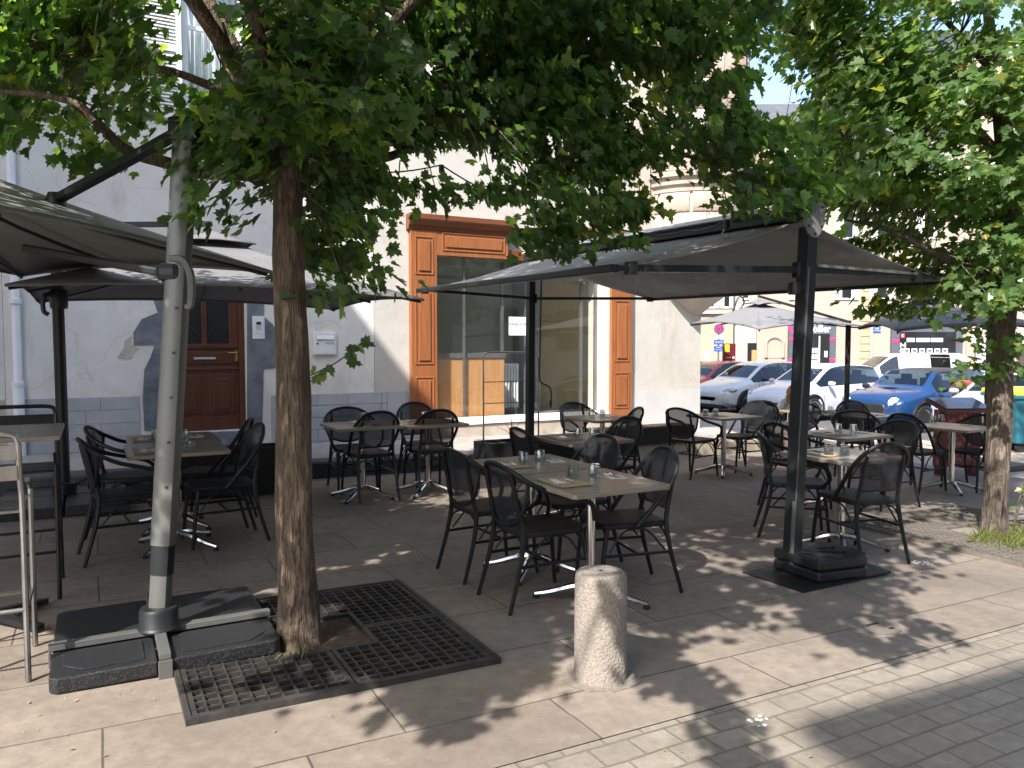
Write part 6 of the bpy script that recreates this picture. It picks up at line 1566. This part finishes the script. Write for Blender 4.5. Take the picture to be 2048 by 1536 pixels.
def person(label, loc, rz, J, top, bottom, hair, hair_long=False, sc_=1.0):
    t = thing('person', label, 'person', loc, rz); V = {k:Vector(v) for k,v in J.items()}; k_ = sc_
    f = V['face']; d = (V['crown']-V['head']).normalized(); h = V['head']; sd = f.cross(d).normalized()
    def trunk(m, e): m.tube(spline([V['pelvis']-Vector((0,0,.06)),V['pelvis'],V['waist'],V['chest'],V['chest'].lerp(V['neck'],.6)],3), spl_r([(.10*k_+e),(.135*k_+e),(.115*k_+e),(.135*k_+e),(.085*k_+e)],3), 14); m.tube([V['shL'],V['chest'].lerp(V['neck'],.35),V['shR']],[.058*k_+e,.085*k_+e,.058*k_+e],12)
    def arms(m, e, full=True):
        for s in 'LR':
            m.tube(spline([V['sh'+s],V['sh'+s].lerp(V['el'+s],.5),V['el'+s],V['el'+s].lerp(V['ha'+s],.5),V['ha'+s]] if full else [V['sh'+s],V['sh'+s].lerp(V['el'+s],.4),V['sh'+s].lerp(V['el'+s],.8)],2), spl_r([.058*k_+e,.05*k_+e,.042*k_+e,.038*k_+e,.028*k_+e] if full else [.058*k_+e,.052*k_+e,.048*k_+e],2), 10)
    def legs(m, e, full=True):
        for s in 'LR': m.tube(spline([V['pelvis'].lerp(V['hi'+s],.6),V['hi'+s],V['hi'+s].lerp(V['kn'+s],.5),V['kn'+s],V['kn'+s].lerp(V['ft'+s],.45),V['ft'+s]],2), spl_r([.1*k_+e,.09*k_+e,.075*k_+e,.057*k_+e,.052*k_+e,.036*k_+e],2), 10)
    m = MB(); trunk(m,0); arms(m,0); legs(m,0)
    m.tube([V['chest'].lerp(V['neck'],.4),V['neck'],h],[.06*k_,.05*k_,.05*k_],10); ell(m,h+d*.02,d,.078,.092,.112); ell(m,h+f*.03-d*.045,f,.055,.05,.055); m.tube([h+f*.08+d*.02,h+f*.108-d*.012],[.010,.016],8)
    for s_ in (-1,1): ell(m,h+sd*s_*.08,d,.012,.022,.03)
    for s in 'LR':
        u_ = (V['ha'+s]-V['el'+s]).normalized(); x,y = frame_of(u_); c = V['ha'+s]+u_*.045*k_; ell(m,c,u_,.018*k_,.036*k_,.05*k_)
        for q,(o_,l_) in enumerate(((-.028,.062),(-.01,.072),(.01,.068),(.028,.052))): b0 = c+u_*.035*k_+y*o_*k_; m.tube([b0,b0+u_*l_*.55*k_,b0+u_*l_*.9*k_-x*.02*k_],[.011,.010,.008],6)
        b0 = c+y*.03*k_-u_*.02*k_; m.tube([b0,b0+y*.025*k_+u_*.03*k_,b0+y*.025*k_+u_*.06*k_],[.013,.011,.009],6)
        w_ = V['to'+s]-V['ft'+s]; m.tube([V['ft'+s]-w_*.3-Vector((0,0,.02)),V['ft'+s]-Vector((0,0,.015)),V['to'+s]],[.03*k_,.038*k_,.026*k_],8)
    fuse(m,'body','skin',t,.010)
    m = MB(); trunk(m,.016); arms(m,.014,top != 'cloth_blue'); fuse(m,'top',top,t)
    m = MB(); m.tube([V['pelvis']-Vector((0,0,.05)),V['waist'].lerp(V['pelvis'],.5)],[.13*k_,.135*k_],12); legs(m,.016); fuse(m,'trousers',bottom,t)
    m = MB(); rr = random.Random(5)
    for q in range(330 if hair_long else 220):
        a = rr.random()*2*PI; ph = rr.random()*2.1; x,y = frame_of(d); n_ = x*math.cos(a)*math.sin(ph)+y*math.sin(a)*math.sin(ph)+d*math.cos(ph)
        if n_.dot(f) > .45 and n_.dot(d) < .55: continue
        p0 = h + d*.03 + n_*.085; L_ = .05 if not hair_long else .13; g_ = lambda s: Vector((rr.gauss(0,s),rr.gauss(0,s),rr.gauss(0,s)))
        tw = x*math.cos(a+1.3)+y*math.sin(a+1.3)
        m.tube(spline([p0, p0+n_*.03+tw*.015, p0+n_*.045-tw*.012-d*L_*.4+g_(.008), p0+n_*.04+tw*.014-d*L_*.8+g_(.012), p0+n_*.035-d*L_+g_(.014)],2), .0085 if hair_long else .007, 4)
    ell(m,h+d*.035-f*.02,d,.088,.096,.09); m.build('hair', hair, t)
    m = MB()
    for s_ in (-1,1): ell(m,h+f*.084+sd*s_*.032+d*.025,f,.011,.007,.006,8)
    m.build('eye','trim_black',t); return t
STAND = dict(pelvis=(0,0,.95),waist=(0,.03,1.1),chest=(0,.1,1.34),neck=(0,.17,1.5),head=(0,.24,1.6),crown=(0,.26,1.7),shL=(.19,.1,1.4),elL=(.25,.14,1.12),haL=(.2,.34,1.0),shR=(-.19,.1,1.4),elR=(-.25,.14,1.12),haR=(-.18,.36,1.02),hiL=(.1,0,.88),knL=(.11,.05,.5),ftL=(.11,0,.07),toL=(.11,.15,.04),hiR=(-.1,0,.88),knR=(-.11,.04,.5),ftR=(-.11,-.02,.07),toR=(-.11,.13,.04),face=(0,1,0))
p = at(1905,690,27.0); person('person in a dark navy jacket stooping behind the blue car', (p.x,p.y,g(p.x)), PI*.55-A, STAND, 'cloth_navy', 'cloth_navy', 'hair_dark')
LOW = {k:(v if k=='face' else (v[0],v[1],v[2]-.22)) for k,v in STAND.items()}
LOW.update(ftL=(.11,-.05,.07),toL=(.11,.1,.04),ftR=(-.11,-.08,.07),toR=(-.11,.07,.04),knL=(.12,.2,.42),knR=(-.12,.18,.42))
p = at(1932,690,26.2); person('person in a tan top crouching right of the one in navy', (p.x,p.y,g(p.x)), PI*.5-A, LOW, 'cloth_tan', 'cloth_tan', 'hair_dark')
SIT = dict(pelvis=(0,0,.5),waist=(0,.03,.62),chest=(0,.1,.80),neck=(0,.16,.92),head=(0,.24,.97),crown=(0,.29,1.04),shL=(.15,.1,.85),elL=(.2,.22,.68),haL=(.12,.36,.74),shR=(-.15,.1,.85),elR=(-.2,.22,.68),haR=(-.12,.36,.74),hiL=(.09,.08,.48),knL=(.1,.4,.48),ftL=(.1,.42,.09),toL=(.1,.54,.05),hiR=(-.09,.08,.48),knR=(-.1,.4,.48),ftR=(-.1,.42,.09),toR=(-.1,.54,.05),face=(0,1,0))
person('person with curly blond hair in pale blue and pink sitting behind the far table', (9.28,8.12,g(9.2)), PI*.72, SIT, 'cloth_blue', 'cloth_pink', 'hair_blond', True, .85)
dup(CH[B_], (9.28,8.12,g(9.2)), PI*.72, 'bistro chair under the seated blond person')

# ------------------------------------------------------------------ light, sky, camera
S = Vector((.8,.55,-1)).normalized(); el = math.asin(-S.z); azi = math.atan2(-S.x,-S.y)
w = bpy.data.worlds.new('World'); sc.world = w; w.use_nodes = True; nt_ = w.node_tree; nt_.nodes.clear()
sky = nt_.nodes.new('ShaderNodeTexSky'); sky.sky_type = 'NISHITA'; sky.sun_disc = False; sky.sun_elevation = el; sky.sun_rotation = azi
sky.air_density = 1.0; sky.dust_density = 1.8; sky.ozone_density = 1.0
bg = nt_.nodes.new('ShaderNodeBackground'); bg.inputs['Strength'].default_value = .15; wo = nt_.nodes.new('ShaderNodeOutputWorld')
nt_.links.new(sky.outputs[0], bg.inputs[0]); nt_.links.new(bg.outputs[0], wo.inputs[0])
ld = bpy.data.lights.new('sun','SUN'); ld.energy = 3.6; ld.angle = math.radians(.53); ld.color = (1,.95,.88)
lo_ = bpy.data.objects.new('sun', ld); COL.objects.link(lo_); lo_.rotation_euler = S.to_track_quat('-Z','Y').to_euler(); lo_.location = (0,0,20)
cd = bpy.data.cameras.new('camera'); cam = bpy.data.objects.new('camera', cd); COL.objects.link(cam)
cd.sensor_fit = 'HORIZONTAL'; cd.sensor_width = 36; cd.lens = 1540/2048*36; cd.clip_start = .05; cd.clip_end = 2000
cam.location = (0,0,EZ); cam.rotation_euler = (PI/2-P, 0, -A); sc.camera = cam
vs = sc.view_settings; vs.view_transform = 'Standard'; vs.look = 'None'; vs.exposure = 1.44; vs.gamma = 1
sc.cycles.max_bounces = 10; sc.cycles.diffuse_bounces = 6; sc.cycles.transmission_bounces = 8; sc.cycles.transparent_max_bounces = 24; sc.cycles.use_denoising = True
